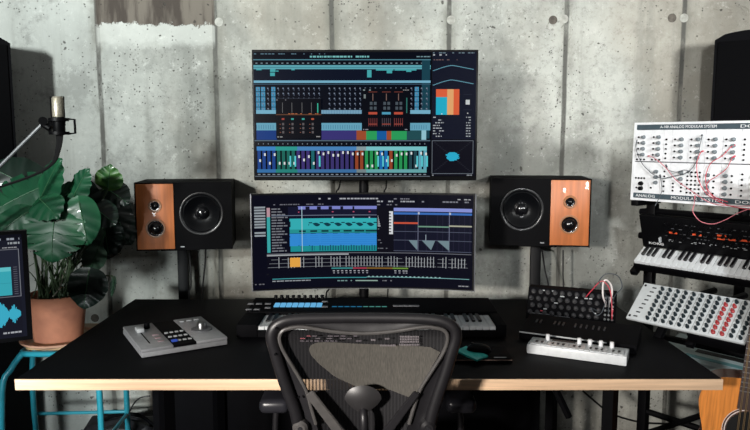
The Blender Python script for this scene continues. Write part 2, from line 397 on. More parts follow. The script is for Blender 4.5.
# ------------------------------------------------------------------ screens
def textrow(L, x0, x1, y, h, c, r=0.7, wmin=3, wmax=10, seed=1):
    rd = random.Random(seed + int(x0 * 3 + y * 7)); x = x0
    while x < x1:
        ww = rd.uniform(wmin, wmax)
        if rd.random() < r: L.append((x, y, min(x + ww, x1), y + h, c))
        x += ww + rd.uniform(1, 3)
def upper_content():
    L = []; A = L.append; cy = (96, 170, 184); lb = (120, 180, 205); dk = (5, 7, 16)
    A((38, 36, 564, 404, (4, 8, 20)))
    textrow(L, 40, 250, 40, 3, (90, 120, 135)); textrow(L, 205, 380, 47, 5, (120, 190, 190), 0.85); textrow(L, 520, 562, 48, 3, (120, 150, 160))
    A((38, 57, 562, 60, (80, 130, 145))); 
    for i in range(34): A((44 + i * 15.3, 67, 50 + i * 15.3, 70, (120, 140, 150)))
    A((38, 74, 562, 86, cy)); A((38, 80, 562, 82, (60, 130, 140)))
    A((38, 86, 562, 118, (8, 16, 34))); 
    for b in ((46, 86, 62, 89), (87, 86, 103, 94), (87, 96, 101, 106), (104, 90, 112, 93), (150, 86, 160, 89), (374, 88, 387, 110), (400, 86, 452, 90), (432, 88, 448, 98), (455, 86, 520, 90), (490, 86, 505, 94)): A(b + ((70, 170, 175),))
    A((536, 60, 560, 290, (24, 66, 80)))
    A((38, 119, 562, 126, lb)); A((38, 129, 562, 131, (60, 90, 110)))
    for i in range(34):
        x = 44 + i * 15.2
        if 238 < x < 246: continue
        for j in range(5):
            y = 138 + j * 15
            bl = (x < 60 or 86 < x < 102 or 505 < x < 520)
            if bl: A((x, y, x + 12, y + 13, (70, 150, 190)))
            A((x + 3, y + 2, x + 7, y + 6, (120, 132, 150))); A((x + 6, y + 6, x + 8, y + 11, (80, 90, 110)))
    A((44, 206, 105, 217, lb)); A((236, 206, 360, 217, (120, 165, 190))); A((500, 206, 562, 217, lb))
    for i in range(16): A((236 + i * 8, 206, 237 + i * 8, 217, (90, 130, 165)))
    A((38, 218, 562, 243, (6, 8, 18)))
    for a, b in ((44, 105), (237, 360), (500, 562)):
        A((a, 244, b, 266, (104, 168, 192)))
        for i in range(int((b - a) / 7)): A((a + i * 7, 250, a + 1.5 + i * 7, 262, (70, 120, 150)))
    for a, b, c in ((44, 105, (16, 58, 128)), (237, 342, (58, 52, 118)), (342, 371, (160, 78, 46)), (371, 403, (44, 160, 92)), (403, 432, (20, 92, 160)), (432, 446, (160, 78, 46)), (446, 492, (44, 160, 92)), (492, 536, (34, 78, 84)), (536, 550, (150, 200, 214))): A((a, 266, b, 294, c))
    A((38, 295, 562, 298, (90, 110, 125))); 
    for i in range(35): A((48 + i * 14.6, 304, 51 + i * 14.6, 308, (110, 120, 130)))
    def reg(x):
        for b, c in ((100, (18, 66, 140)), (165, (22, 104, 92)), (205, (62, 50, 116)), (218, (24, 104, 110)), (342, (60, 52, 112)), (371, (150, 70, 40)), (403, (40, 150, 84)), (432, (30, 110, 180)), (446, (150, 70, 40)), (492, (40, 150, 84)), (520, (36, 72, 80)), (600, (96, 170, 190))):
            if x < b: return c
    def br(c, k): return tuple(min(255, int(v * k + 30)) for v in c)
    for a, b, c in ((44, 100, (60, 134, 200)), (100, 165, (44, 156, 146)), (165, 342, (74, 134, 192)), (342, 371, (140, 160, 165)), (371, 552, (124, 200, 205))):
        A((a, 314, b, 326, c)); A((a, 382, b, 392, tuple(int(v * 0.85) for v in c)))
    rd = random.Random(5)
    for i in range(35):
        x = 46 + i * 14.6
        if x > 548: break
        c = reg(x + 4); A((x, 326, x + 9.5, 382, c))
        hy = rd.choice((330, 332, 334, 336, 352, 360, 368)) if x > 220 or x < 100 else rd.choice((340, 350, 360))
        if 220 < x < 342: hy = rd.choice((328, 332, 336))
        A((x + 5, hy, x + 10, hy + 8, (225, 230, 230)))
        if x in () or (120 < x < 160) or (50 < x < 56) or (208 < x < 222) or (395 < x < 432) or 500 < x: A((x + 8, 342, x + 13, 374, (90, 205, 215)))
        A((x, 396, x + 8, 399, (130, 140, 150)))
    A((38, 402, 562, 404, (110, 120, 130)))
    # plug-in windows
    A((103, 171, 238, 290, dk)); A((103, 171, 238, 173, (40, 44, 54))); A((103, 218, 238, 221, (100, 64, 44)))
    for x in (122, 150, 180, 208): A((x, 184, x + 1.5, 214, (110, 110, 110)))
    A((226, 186, 229, 214, (60, 190, 160))); textrow(L, 104, 136, 175, 3, (120, 120, 125)); textrow(L, 120, 232, 216, 2, (190, 110, 70), 0.6)
    for i, x in enumerate((120, 148, 180, 208)):
        A((x, 230, x + 8, 235, ((170, 70, 60), (60, 170, 160), (60, 170, 160), (190, 90, 60))[i]))
        for y in (244, 256, 268): A((x + 1, y, x + 7, y + 7, (96, 90, 92))); A((x - 6, y + 3, x - 3, y + 5, (150, 90, 70)))
    textrow(L, 106, 132, 284, 3, (150, 150, 150)); A((222, 283, 234, 286, (150, 150, 150)))
    A((358, 142, 502, 268, dk)); textrow(L, 362, 394, 146, 3, (150, 165, 165)); textrow(L, 480, 498, 146, 3, (130, 130, 130))
    for k, (x, c) in enumerate(((378, (190, 80, 60)), (418, (80, 160, 190)), (454, (190, 80, 60)))):
        A((x, 152, x + 26, 154, (120, 60, 50))); A((x + 12, 158, x + 14, 178, (140, 110, 100)))
        for y in (182, 196): A((x + 4, y, x + 12, y + 9, (74, 84, 92))); A((x + 16, y, x + 24, y + 9, (74, 84, 92)))
        A((x, 212, x + 26, 219, c))
        for i in range(5): A((x + i * 6, 230, x + 2 + i * 6, 254, (120, 56, 56) if k != 1 else (80, 72, 80)))
        A((x, 246, x + 26, 249, (150, 70, 60)))
    A((364, 160, 370, 172, (120, 130, 130))); A((490, 170, 493, 215, (50, 120, 110))); textrow(L, 362, 380, 262, 3, (140, 140, 150)); textrow(L, 486, 498, 262, 3, (140, 140, 150))
    # right column
    A((566, 36, 696, 292, (18, 22, 38))); textrow(L, 568, 690, 38, 3, (110, 130, 140)); textrow(L, 568, 612, 44, 3, (200, 205, 210)); textrow(L, 570, 640, 58, 3, (110, 90, 90), 0.5)
    for y0 in (80, 122):
        for i in range(24):
            x = 568 + i * 5; t = i / 23; y = y0 + 10 - 16 * math.sin(min(1, t * 1.7) * math.pi / 2) + 22 * max(0, t - 0.45)
            A((x, y, x + 5.3, y + 1.7, (110, 170, 190)))
    A((578, 145, 611, 168, (226, 98, 62))); A((578, 168, 611, 220, (36, 176, 204))); A((611, 145, 630, 220, (232, 170, 112))); A((630, 145, 647, 220, (224, 96, 58)))
    A((594, 216, 597, 219, (230, 230, 230))); A((666, 176, 678, 190, (205, 210, 210))); A((671, 214, 674, 217, (220, 220, 220))); A((660, 160, 684, 161, (50, 54, 66))); A((660, 205, 684, 206, (50, 54, 66)))
    for j, y in enumerate(range(226, 290, 8)):
        textrow(L, 570, 590 + (j % 3) * 6, y, 3, (175, 180, 185)); textrow(L, 668, 682, y, 3, (170, 175, 180))
    A((566, 292, 696, 402, (14, 14, 24)))
    for y in (296, 394): A((568, y, 690, y + 1.6, (110, 118, 128)))
    for x in (567, 689): A((x, 296, x + 1.6, 395, (110, 118, 128)))
    for i in range(22):
        t = i / 21; A((574 + t * 104, 302 + t * 84, 579 + t * 104, 303.4 + t * 84, (46, 48, 58))); A((574 + t * 104, 386 - t * 84, 579 + t * 104, 387.4 - t * 84, (46, 48, 58)))
    rd = random.Random(3)
    for i in range(13):
        t = (i - 6) / 6.5; hw = 19 * math.sqrt(1 - t * t); y = 344 + t * 13
        A((629 - hw + rd.uniform(-4, 3), y - 1.1, 629 + hw + rd.uniform(-3, 4), y + 1.1, (44, 176, 210)))
    textrow(L, 568, 590, 398, 3, (150, 155, 160)); textrow(L, 672, 688, 398, 3, (150, 155, 160))
    return L
def lower_content():
    L = []; A = L.append
    A((40, 42, 664, 311, (9, 10, 24)))
    textrow(L, 46, 56, 56, 3, (150, 155, 160)); textrow(L, 203, 395, 52, 4, (170, 172, 180), 0.85); textrow(L, 392, 500, 60, 4, (170, 172, 180), 0.9); textrow(L, 440, 490, 53, 3, (130, 130, 140)); textrow(L, 505, 660, 60, 4, (130, 132, 142), 0.5)
    textrow(L, 90, 250, 68, 3, (110, 110, 120), 0.6); textrow(L, 620, 656, 53, 3, (170, 170, 176)); textrow(L, 392, 450, 70, 3, (120, 120, 130))
    for j in range(11):
        if j != 8: A((45, 74 + j * 8, 75, 79 + j * 8, (150, 158, 165)))
    A((79, 78, 88, 104, (190, 150, 160))); A((79, 104, 88, 206, (60, 170, 170)))
    for j in range(16): textrow(L, 92, 116 + (j * 7) % 22, 80 + j * 8, 3.6, (120, 122, 130), 1, 8, 20)
    A((138, 76, 391, 100, (20, 22, 44))); A((165, 75, 391, 84, (128, 134, 206))); A((92, 100, 391, 102, (110, 120, 140)))
    A((142, 103, 391, 110, (16, 20, 40)))
    for x in (165, 208, 216, 246, 262, 322, 368): A((x, 90, x + 5, 93, (190, 80, 110))); A((x, 106, x + 4, 110, (170, 175, 200)))
    A((142, 110, 391, 144, (54, 178, 184)))
    A((142, 118, 165, 134, (12, 40, 52)))
    for i in range(7):
        x = 176 + i * 31
        for k in range(9):
            hh = 7 * math.sin((k + 0.6) / 9 * math.pi); A((x + k * 2.6, 125 - hh * 0.6 + k * 0.5, x + k * 2.6 + 2.7, 125 + hh + k * 0.3, (14, 60, 74)))
        A((x + 20, 121, x + 30, 124, (14, 60, 74)))
    A((142, 141, 391, 152, (40, 150, 150))); A((165, 144, 391, 149, (10, 54, 58))); A((165, 152, 391, 154, (20, 60, 90)))
    A((142, 153, 391, 190, (52, 142, 218))); A((142, 160, 160, 163, (14, 40, 90)))
    for i in range(5): A((165, 159 + i * 6, 391, 160 + i * 6, (44, 124, 204)))
    A((142, 189, 391, 205, (30, 146, 150))); A((142, 189, 162, 205, (14, 30, 50)))
    for i in range(30): A((166 + i * 7.5, 187 + (i * 5) % 4, 169.5 + i * 7.5, 203, (20, 84, 110)))
    A((176.2, 76, 177.8, 205, (190, 225, 235)))
    A((392, 78, 440, 210, (12, 12, 22)))
    for j in range(10): A((394, 80 + j * 5.6, 421, 83.8 + j * 5.6, (165, 170, 175)))
    for j in range(8): textrow(L, 394, 422, 140 + j * 8, 2.6, (110, 112, 120), 0.7)
    A((427, 90, 438, 156, (220, 222, 226)))
    for j in range(7): A((427, 96 + j * 8.6, 433, 99 + j * 8.6, (10, 10, 14)))
    A((440, 80, 660, 206, (18, 20, 38)))
    A((440, 80, 660, 90, (140, 150, 220))); A((440, 93, 660, 99, (60, 112, 190)))
    for i in range(15): A((442 + i * 15.2, 100, 443.2 + i * 15.2, 205, (40, 38, 60)))
    for y in (172, 147, 203): A((440, y, 660, y + 1.6, (86, 92, 110)))
    for x in (509, 597): A((x, 90, x + 1.6, 205, (120, 125, 150))); A((x, 92, x + 5, 98, (190, 200, 220)))
    A((440, 121, 509, 126, (206, 84, 60))); A((509, 131, 597, 135, (110, 150, 130))); A((597, 128, 660, 132, (176, 176, 156)))
    for x0, x1, d in ((484, 508, 1), (522, 558, 0), (566, 598, 1)):
        for k in range(12):
            t = k / 12; y = 173 + t * 26
            A((x0 + (x1 - x0) * t * (0.95 if d else 0.7), y, x1 if d else x1 - (x1 - x0) * 0.3 * t, y + 2.3, (116, 138, 146)))
    A((531, 156, 533, 173, (150, 165, 175)))
    A((78, 209, 660, 211, (110, 112, 120))); A((78, 212, 310, 216, (164, 168, 172)))
    A((78, 218, 660, 253, (12, 12, 24)))
    for y in (226, 237, 248): A((80, y, 656, y + 1.3, (120, 124, 130)))
    rd = random.Random(11)
    for i in range(66):
        x = 84 + i * 8.7
        if rd.random() < 0.82: A((x, 219 + rd.uniform(0, 4), x + 1.8, 252 - rd.uniform(0, 3), (170, 174, 178)))
    A((142, 222, 171, 249, (234, 168, 72)))
    for a, b, c in ((260, 322, (60, 140, 140)), (322, 362, (170, 60, 80)), (362, 437, (130, 96, 40)), (437, 482, (110, 150, 60))): A((a, 253, b, 257, c))
    for x in list(range(264, 362, 12)) + [442, 454, 466, 474]:
        A((x, 261, x + 6, 264, (170, 170, 176))); A((x + 1, 267, x + 6, 270, (140, 140, 150)))
    A((92, 281, 362, 283.5, (64, 150, 156))); A((362, 280, 655, 282, (120, 170, 170)))
    for i in range(18): A((366 + i * 12, 278, 371 + i * 12, 281, (150, 190, 190)))
    textrow(L, 92, 200, 287, 3, (150, 155, 160), 0.9, 5, 16); textrow(L, 44, 70, 294, 3, (110, 110, 116)); A((330, 290, 394, 293, (150, 175, 165)))
    textrow(L, 270, 330, 290, 3, (120, 150, 150), 0.6); textrow(L, 400, 450, 290, 3, (120, 120, 126), 0.5); textrow(L, 625, 655, 300, 3, (150, 150, 156))
    return L
def screen_mesh(L, box, W, H, surf, parent, name='display'):
    """content rectangles given on the display; surf(x,z,layer)->local point"""
    mb = MB(); x0, y0, x1, y1 = box
    for i, (a, b, c, d, col) in enumerate(L):
        m = emis(col); lay = 0.0004 + 0.000012 * i
        u0, u1 = (a - x0) / (x1 - x0) * W - W / 2, (c - x0) / (x1 - x0) * W - W / 2
        v0, v1 = H - (b - y0) / (y1 - y0) * H, H - (d - y0) / (y1 - y0) * H
        n = max(1, int((u1 - u0) / 0.04))
        for k in range(n):
            ua, ub = u0 + (u1 - u0) * k / n, u0 + (u1 - u0) * (k + 1) / n
            mb.quad([surf(ua, v1, lay), surf(ub, v1, lay), surf(ub, v0, lay), surf(ua, v0, lay)], m)
    return mb.build(name, None, parent, smooth=False, fixn=False)

# shared monitor post
MY = 2.54
mp = onz(364, 302, DZ); 
post = thing('monitor_stand', 'black desk post carrying both monitors between the two loudspeakers', 'monitor stand', (mp.x, MY + 0.092, DZ))
ztop = ony(364, 120, MY).z - DZ
MB().cyl((0, 0, 0.012), (0, 0, ztop), 0.019, m=blackmetal).build('pole', None, post)
MB().box(-0.10, 0.10, -0.07, 0.045, 0, 0.012, blackmetal, bev=0.004).build('base', None, post)
z1 = ony(364, 120, MY).z - DZ; z2 = ony(364, 240, MY).z - DZ
for zz in (z1 - 0.02, z2):
    MB().box(-0.03, 0.03, -0.0495 if zz > z2 else -0.0285, -0.016, zz - 0.045, zz + 0.045, blackmetal, bev=0.003).build('mount_plate', None, post)
MB().box(-0.026, 0.026, -0.024, 0.02, z2 - 0.17, z2 - 0.10, blackmetal, bev=0.004).build('clamp', None, post)

bl = ony(254, 180.5, MY); br_ = ony(476.5, 180.5, MY); tl = ony(250.5, 49.5, MY)
W1 = br_.x - bl.x; H1 = tl.z - bl.z
um = thing('flat_monitor', 'large flat monitor on top showing a mixing console session', 'monitor', ((bl.x + br_.x) / 2, MY, bl.z), (R(-0.3), 0, 0))
MB().box(-W1 / 2, W1 / 2, 0, 0.022, 0, H1, black, bev=0.003).box(-W1 / 3, W1 / 3, 0.022, 0.042, H1 * 0.2, H1 * 0.8, black, bev=0.008).build('housing', None, um)
screen_mesh(upper_content(), (33, 29, 703, 416), W1, H1, lambda x, z, l: Vector((x, -l, z)), um)
bl = ony(252.5, 290, MY); br_ = ony(474.5, 291, MY); tl = ony(252, 193.5, MY)
W2 = br_.x - bl.x - 0.01; H2 = tl.z - bl.z
RC = 1.7
def curv(x): return -(RC - math.sqrt(max(0, RC * RC - x * x)))
sag = -curv(W2 / 2)
lm = thing('curved_monitor', 'curved ultrawide monitor below, showing a blue and teal arrangement timeline', 'monitor', ((bl.x + br_.x) / 2, MY + sag * 0.5, bl.z))
mb = MB(); n = 24
def shell(y0, y1, xa, xb, za, zb, m, mb):
    k = mb._mi(m); cols = []
    for i in range(n + 1):
        x = xa + (xb - xa) * i / n; c = curv(x)
        cols.append([mb.bm.verts.new(p) for p in ((x, c + y0, za), (x, c + y1, za), (x, c + y1, zb), (x, c + y0, zb))])
    for i in range(n):
        for j in range(4):
            f = mb.bm.faces.new((cols[i][j], cols[i][(j + 1) % 4], cols[i + 1][(j + 1) % 4], cols[i + 1][j])); f.material_index = k
    for c in (cols[0], cols[-1]): f = mb.bm.faces.new(c); f.material_index = k
shell(0, 0.025, -W2 / 2, W2 / 2, 0, H2, black, mb)
mb.box(-0.1, 0.1, 0.02, 0.038, H2 * 0.3, H2 * 0.7, black, bev=0.005)
mb.build('housing', None, lm)
mb = MB(); n = 24
rimm = mat('monitor_rim', (120, 122, 128), 0.4, metal=0.5, noise=0.05)
for xx in (-W2 / 2, W2 / 2): mb.box(xx - 0.0016, xx + 0.0016, curv(xx) - 0.002, curv(xx) + 0.024, 0, H2, rimm)
shell(-0.002, 0.0, -W2 / 2, W2 / 2, 0.0, 0.002, rimm, mb)
mb.build('rim', None, lm, 'thin silver rim')
screen_mesh(lower_content(), (36, 38, 670, 316), W2, H2, lambda x, z, l: Vector((x, curv(x) - l * 1.0 - 0.0002, z)), lm)

# cables behind monitors
def cable(name, pts, r, m, label, group=None):
    o = MB().tube(pts, r, m, seg=6, smooth=5).build(name, None); tag(o, label, 'cable', group); return o
cable('monitor_cable', [ony(341, 178, 2.62), ony(339, 188, 2.64), ony(336, 196, 2.66), ony(334, 240, 2.68), ony(330, 285, 2.70), ony(326, 298, 2.72), Vector((-0.19, 2.74, 0.5)), Vector((-0.2, 2.76, 0.2))], 0.0032, rubber_m, 'black cable hanging left of the monitor post')
cable('monitor_cable', [ony(387, 178, 2.62), ony(386, 188, 2.64), ony(384, 196, 2.66), ony(386, 240, 2.70), ony(388, 285, 2.74), Vector((0.04, 2.76, 0.5)), Vector((0.05, 2.76, 0.2))], 0.0032, rubber_m, 'black cable hanging right of the monitor post')

# ------------------------------------------------------------------ studio loudspeakers on stands
def speaker(pl, pr, d, rz, side):
    """pl/pr bottom-left and bottom-right front corners in the photo, wood panel on the outer side"""
    dc = d; a = cam(pl[0], pl[1], dc); u = Vector((math.cos(rz), math.sin(rz), 0))
    # width such that the right corner lands on pr
    lo, hi = 0.1, 1.0
    for _ in range(40):
        mid = (lo + hi) / 2; p = a + u * mid; px = 375 + F * p.x / (p.y * math.cos(PITCH) + (CAMZ - p.z) * math.sin(PITCH))
        if px < pr[0]: lo = mid
        else: hi = mid
    Wd = lo; H = 0.285; D = 0.25
    base = a + u * Wd / 2
    lab = 'black loudspeaker lying sideways with cherry panel on its %s, beside the %s' % (('left', 'plant') if side < 0 else ('right', 'modular rack'))
    t = thing('studio_loudspeaker', lab, 'loudspeaker', base, (0, 0, rz), 'loudspeakers either side of the monitors')
    MB().box(-Wd / 2, Wd / 2, 0.034, D, 0, H, mat('speaker_body', (7, 7, 9), 0.75, noise=0.15, scale=70, bump=0.1, spec=0.08), bev=0.004).build('cabinet', None, t)
    pw = Wd * 0.385; x0 = side * Wd / 2 - side * 0.006; x1 = x0 - side * pw
    MB().box(min(x0, x1), max(x0, x1), -0.006, 0.001, 0.006, H - 0.006, wood_m, bev=0.002).build('wood_panel', None, t, 'cherry veneer baffle panel')
    xw = side * Wd / 2 - side * (Wd * 0.685); zw = H * 0.535
    mb = MB(); NA = 64; loops = []
    angs = sorted([2 * math.pi * k / NA for k in range(NA)] + [math.atan2(zc_ - zw, xc_ - xw) % (2 * math.pi) for xc_ in (-Wd / 2, Wd / 2) for zc_ in (0, H)])
    def rect(a_):
        c_, s_ = math.cos(a_), math.sin(a_); t_ = min(((Wd / 2 * (1 if c_ > 0 else -1)) - xw) / c_ if abs(c_) > 1e-9 else 9, ((H if s_ > 0 else 0) - zw) / s_ if abs(s_) > 1e-9 else 9)
        return xw + c_ * t_, zw + s_ * t_
    for a_ in angs:
        ox, oz = rect(a_); ix, iz = xw + 0.091 * math.cos(a_), zw + 0.091 * math.sin(a_)
        loops.append([mb.bm.verts.new(q_) for q_ in ((ox, 0.034, oz), (ox, 0, oz), (ix, 0, iz), (ix, 0.033, iz))])
    for A_, B_ in zip(loops, loops[1:] + loops[:1]):
        for k in range(3): mb.bm.faces.new((A_[k], A_[k + 1], B_[k + 1], B_[k]))
    mb.build('baffle', MC['speaker_body'], t)
    RX = lambda x, y, z: Matrix.Translation((x, y, z)) @ Matrix.Rotation(R(90), 4, 'X')
    def ring(name, x, z, prof, m, y=0.0, par=t, lab=None): return MB().lathe(prof, RX(x, y, z), m, 40).build(name, None, par, lab)
    xw = side * Wd / 2 - side * (Wd * 0.685); zw = H * 0.535
    wf = ring('woofer', xw, zw, [(0.0905, -0.004), (0.0905, 0.003), (0.084, 0.004), (0.080, 0.002), (0.077, 0.000), (0.073, 0.003), (0.068, 0.000), (0.062, -0.005), (0.045, -0.016), (0.028, -0.027), (0.0, -0.029)], cone_m, 0.0)
    ring('dust_cap', xw, zw, [(0.029, -0.026), (0.027, -0.017), (0.020, -0.010), (0.010, -0.006), (0, -0.005)], dome_m, 0.0, wf)
    xm = (x0 + x1) / 2
    md = ring('midrange_driver', xm, H * 0.33, [(0.040, 0.0), (0.040, 0.003), (0.036, 0.004), (0.030, 0.002)], mat('driver_ring', (150, 100, 62), 0.4, noise=0.05), -0.006)
    ring('dome', xm, H * 0.33, [(0.034, 0.003), (0.031, 0.003), (0.027, 0.001), (0.022, 0.010), (0.012, 0.016), (0, 0.018)], dome_m, -0.006, md)
    tw = ring('tweeter', xm, H * 0.66, [(0.028, 0.0), (0.026, 0.0025), (0.020, 0.002)], mat('driver_ring', (206, 160, 116), 0.35), -0.006)
    ring('dome', xm, H * 0.66, [(0.019, 0.002), (0.015, 0.002), (0.013, 0.001), (0.008, 0.006), (0, 0.008)], dome_m, -0.006, tw)
    MB().box(x1 - side * 0.03 - 0.008, x1 - side * 0.03 + 0.008, -0.002, 0.001, 0.012, 0.016, silver).build('badge', None, t, 'small silver badge')
    # stand
    sx = {-1: 183, 1: 535.5}[side]
    sp = ony(sx, 275, base.y + 0.12)
    st = thing('loudspeaker_stand', 'black steel stand under the %s loudspeaker, behind the desk' % ('left cherry-panelled' if side < 0 else 'right cherry-panelled'), 'speaker stand', (sp.x, base.y + 0.13, 0), (0, 0, rz), 'loudspeaker stands behind the desk')
    MB().box(-0.022, 0.022, -0.022, 0.022, 0.015, base.z - 0.012, blackmetal, bev=0.003).build('pole', None, st)
    MB().box(-0.08, 0.08, -0.08, 0.07, base.z - 0.012, base.z - 0.0005, blackmetal, bev=0.002).build('top_plate', None, st)
    MB().box(-0.13, 0.13, -0.10, 0.10, 0, 0.015, blackmetal, bev=0.004).build('base_plate', None, st)
    return t
speaker((136.5, 251), (232.5, 247), 2.80, R(8), -1)
speaker((490, 245), (589.5, 250.5), 2.86, R(-8), 1)
cable('speaker_cable', [ony(189, 247, 2.90), ony(190, 262, 2.86), ony(191, 285, 2.84), ony(189, 300, 2.82), Vector((-0.78, 2.85, 0.4))], 0.0035, rubber_m, 'black cable close beside the left loudspeaker stand')
cable('speaker_cable', [ony(206, 247, 2.92), ony(205, 265, 2.92), ony(203, 285, 2.90), ony(203, 300, 2.88), Vector((-0.72, 2.9, 0.4))], 0.0035, rubber_m, 'black cable hanging down right of the left loudspeaker stand')
cable('speaker_cable', [ony(542, 250, 2.90), ony(545, 270, 2.86), ony(549, 296, 2.84), Vector((0.75, 2.86, 0.4))], 0.0035, rubber_m, 'black cable slanting beside the right loudspeaker stand')
cable('speaker_cable', [ony(563, 250, 2.92), ony(563, 275, 2.92), ony(563, 298, 2.92), Vector((0.81, 2.92, 0.4))], 0.0035, rubber_m, 'straight black cable under the cherry panel of the right loudspeaker')

# ------------------------------------------------------------------ tall monitors loudspeakers at the sides
def tall(x_edge, top, d, side, label):
    p = cam(x_edge, top, d); Wd = 0.29; H = 0.62
    rt = R(-28 * side); uu = Vector((math.cos(rt), math.sin(rt), 0)); cx = p.x + side * uu.x * Wd / 2; cy = p.y + side * uu.y * Wd / 2
    t = thing('tall_loudspeaker', label, 'loudspeaker', (cx, cy, p.z - H), (0, 0, rt))
    mb = MB(); poly = []
    hw = Wd / 2
    for i in range(9):
        a = i / 8; x = -hw + a * Wd; poly.append((x, H - 0.001 + 0.022 * (1 - (2 * a - 1) ** 2) - (0.012 if i in (0, 8) else 0)))
    poly = [(-hw, 0), ] + poly + [(hw, 0)]
    mb.prism(poly, 0, 0.21, blackmatte); mb.build('cabinet', None, t)
    MB().box(-hw + 0.012, hw - 0.012, -0.006, 0.0, 0.015, H - 0.02, mat('grille_cloth', (7, 7, 9), 0.9, noise=0.3, scale=300, spec=0.08), bev=0.003).build('grille', None, t)
    MB().box(-0.015, 0.045, -0.0075, -0.006, H - 0.052, H - 0.026, lightgrey).build('badge', None, t, 'small grey badge')
    s = thing('tall_speaker_stand', ('short black stand on the equipment case under the tall speaker at far left' if side < 0 else 'black floor stand under the tall speaker at far right'), 'speaker stand', (cx + side * 0.047, cy + 0.09, 0.576 if side < 0 else 0), (0, 0, rt)); z_s = s.location.z
    MB().cyl((0, 0, 0.02), (0, 0, p.z - H - 0.012 - z_s), 0.022, m=blackmetal).build('pole', None, s)
    MB().box(-0.09, 0.09, -0.08, 0.09, p.z - H - 0.012 - z_s, p.z - H - 0.0005 - z_s, blackmetal, bev=0.003).build('top_plate', None, s)
    MB().box(-0.10, 0.10, -0.09, 0.09, 0, 0.02, blackmetal, bev=0.004).build('base_plate', None, s)
tall(10, 40, 2.72, -1, 'tall black loudspeaker at the far left edge, behind the plant')
tall(715, 37, 2.74, 1, 'tall black loudspeaker behind the modular synthesizer')

# ------------------------------------------------------------------ keyboards helper
def keys(parent, n_white, kw, klen, x0, y0, z0, start=0, th=0.012, blen=None, bh=0.007):
    """white and black keys, front edge at y0, going right from x0; start = scale degree of first key (0=C)"""
    blen = blen or klen * 0.62
    wk = MB().box(-kw / 2 + kw * 0.03, kw / 2 - kw * 0.03, 0, klen, -th, 0, white_key_m, bev=kw * 0.05, seg=1).build('white_key', None, parent, loc=(x0 + kw / 2, y0, z0))
    for i in range(1, n_white): dup(wk, (x0 + kw * (i + 0.5), y0, z0), parent)
    bk = None
    for i in range(n_white - 1):
        if (start + i) % 7 in (2, 6): continue
        loc = (x0 + kw * (i + 1), y0 + klen - blen, z0)
        if bk is None: bk = MB().box(-kw * 0.27, kw * 0.27, 0, blen, -0.002, bh, black_key_m, bev=kw * 0.06, seg=1).build('black_key', None, parent, loc=loc)
        else: dup(bk, loc, parent)

# main controller keyboard
kfl = onz(258, 326.5, DZ + 0.04); kfr = onz(497, 328, DZ + 0.04); kbl = onz(250, 300, DZ + 0.075)
KW = (kfr.x - kfl.x); n_w = 36; kw = KW / n_w
kb = thing('keyboard_controller', 'long black keyboard controller with blue lit pads, under the curved monitor', 'keyboard', (0, kfl.y, DZ))
yb = min(2.475, DY1 - 0.02) - kfl.y
xl = onz(244, 312, DZ + 0.06).x; xr = kfr.x + 0.03
MB().prism([(0.0, 0.004), (yb, 0.004), (yb, 0.056), (0.15, 0.050), (0.148, 0.027), (0.0, 0.025)], -xl, -xr, blackmatte, Matrix.Rotation(R(90), 4, 'Z') ).build('body', None, kb)
MB().box(xl - 0.004, kfl.x - 0.002, -0.004, 0.15, 0.004, 0.047, blackmatte, bev=0.003).build('end_cheek', None, kb)
MB().box(kfr.x + 0.002, xr + 0.004, -0.004, 0.15, 0.004, 0.047, blackmatte, bev=0.003).build('end_cheek', None, kb)
keys(kb, n_w, kw, 0.145, kfl.x, 0.0, 0.040, 0)
def on_top(px, py):
    p = onz(px, py, DZ + 0.053); return (p.x, p.y - kfl.y, 0.050 + (p.y - kfl.y - 0.15) / (yb - 0.15) * 0.006)
pad = None
for i in range(8):
    x, y, z = on_top(277 + i * 6.05, 305.4)
    if pad is None: pad = MB().box(-0.0095, 0.0095, -0.022, 0.024, -0.001, 0.004, blueled, bev=0.0015).build('pad', None, kb, 'lit blue pad', loc=(x, y, z), rot=(R(2), 0, 0))
    else: dup(pad, (x, y, z), kb)
kn = None
for i in range(9):
    x, y, z = on_top(276 + i * 5.8, 299.3)
    if kn is None: kn = MB().cyl((0, 0, 0), (0, 0, 0.013), 0.007, 0.006, black, 14).build('knob', None, kb, loc=(x, y, z))
    else: dup(kn, (x, y, z), kb)
bt = None
for px, py in [(251, 304), (259, 304), (249, 309), (257, 309), (268, 304), (268, 307.5), (325, 302), (325, 306.5)] + [(396 + i * 5, 305.8) for i in range(5)]:
    x, y, z = on_top(px, py)
    if bt is None: bt = MB().box(-0.011, 0.011, -0.008, 0.008, -0.001, 0.003, grey, bev=0.001).build('button', None, kb, loc=(x, y, z))
    else: dup(bt, (x, y, z), kb)
x0_, y_, z_ = on_top(332, 306.5); x1_, _, _ = on_top(388, 306.5)
mb = MB(); 
for i in range(9):
    a = x0_ + (x1_ - x0_) * i / 9; mb.box(a, a + (x1_ - x0_) / 9 * 0.8, y_ - 0.004, y_ + 0.004, z_, z_ + 0.0012, emis((40, 120, 160) if i < 5 else (80, 150, 140), 0.8))
mb.build('display_strip', None, kb, 'thin lit cyan strip')

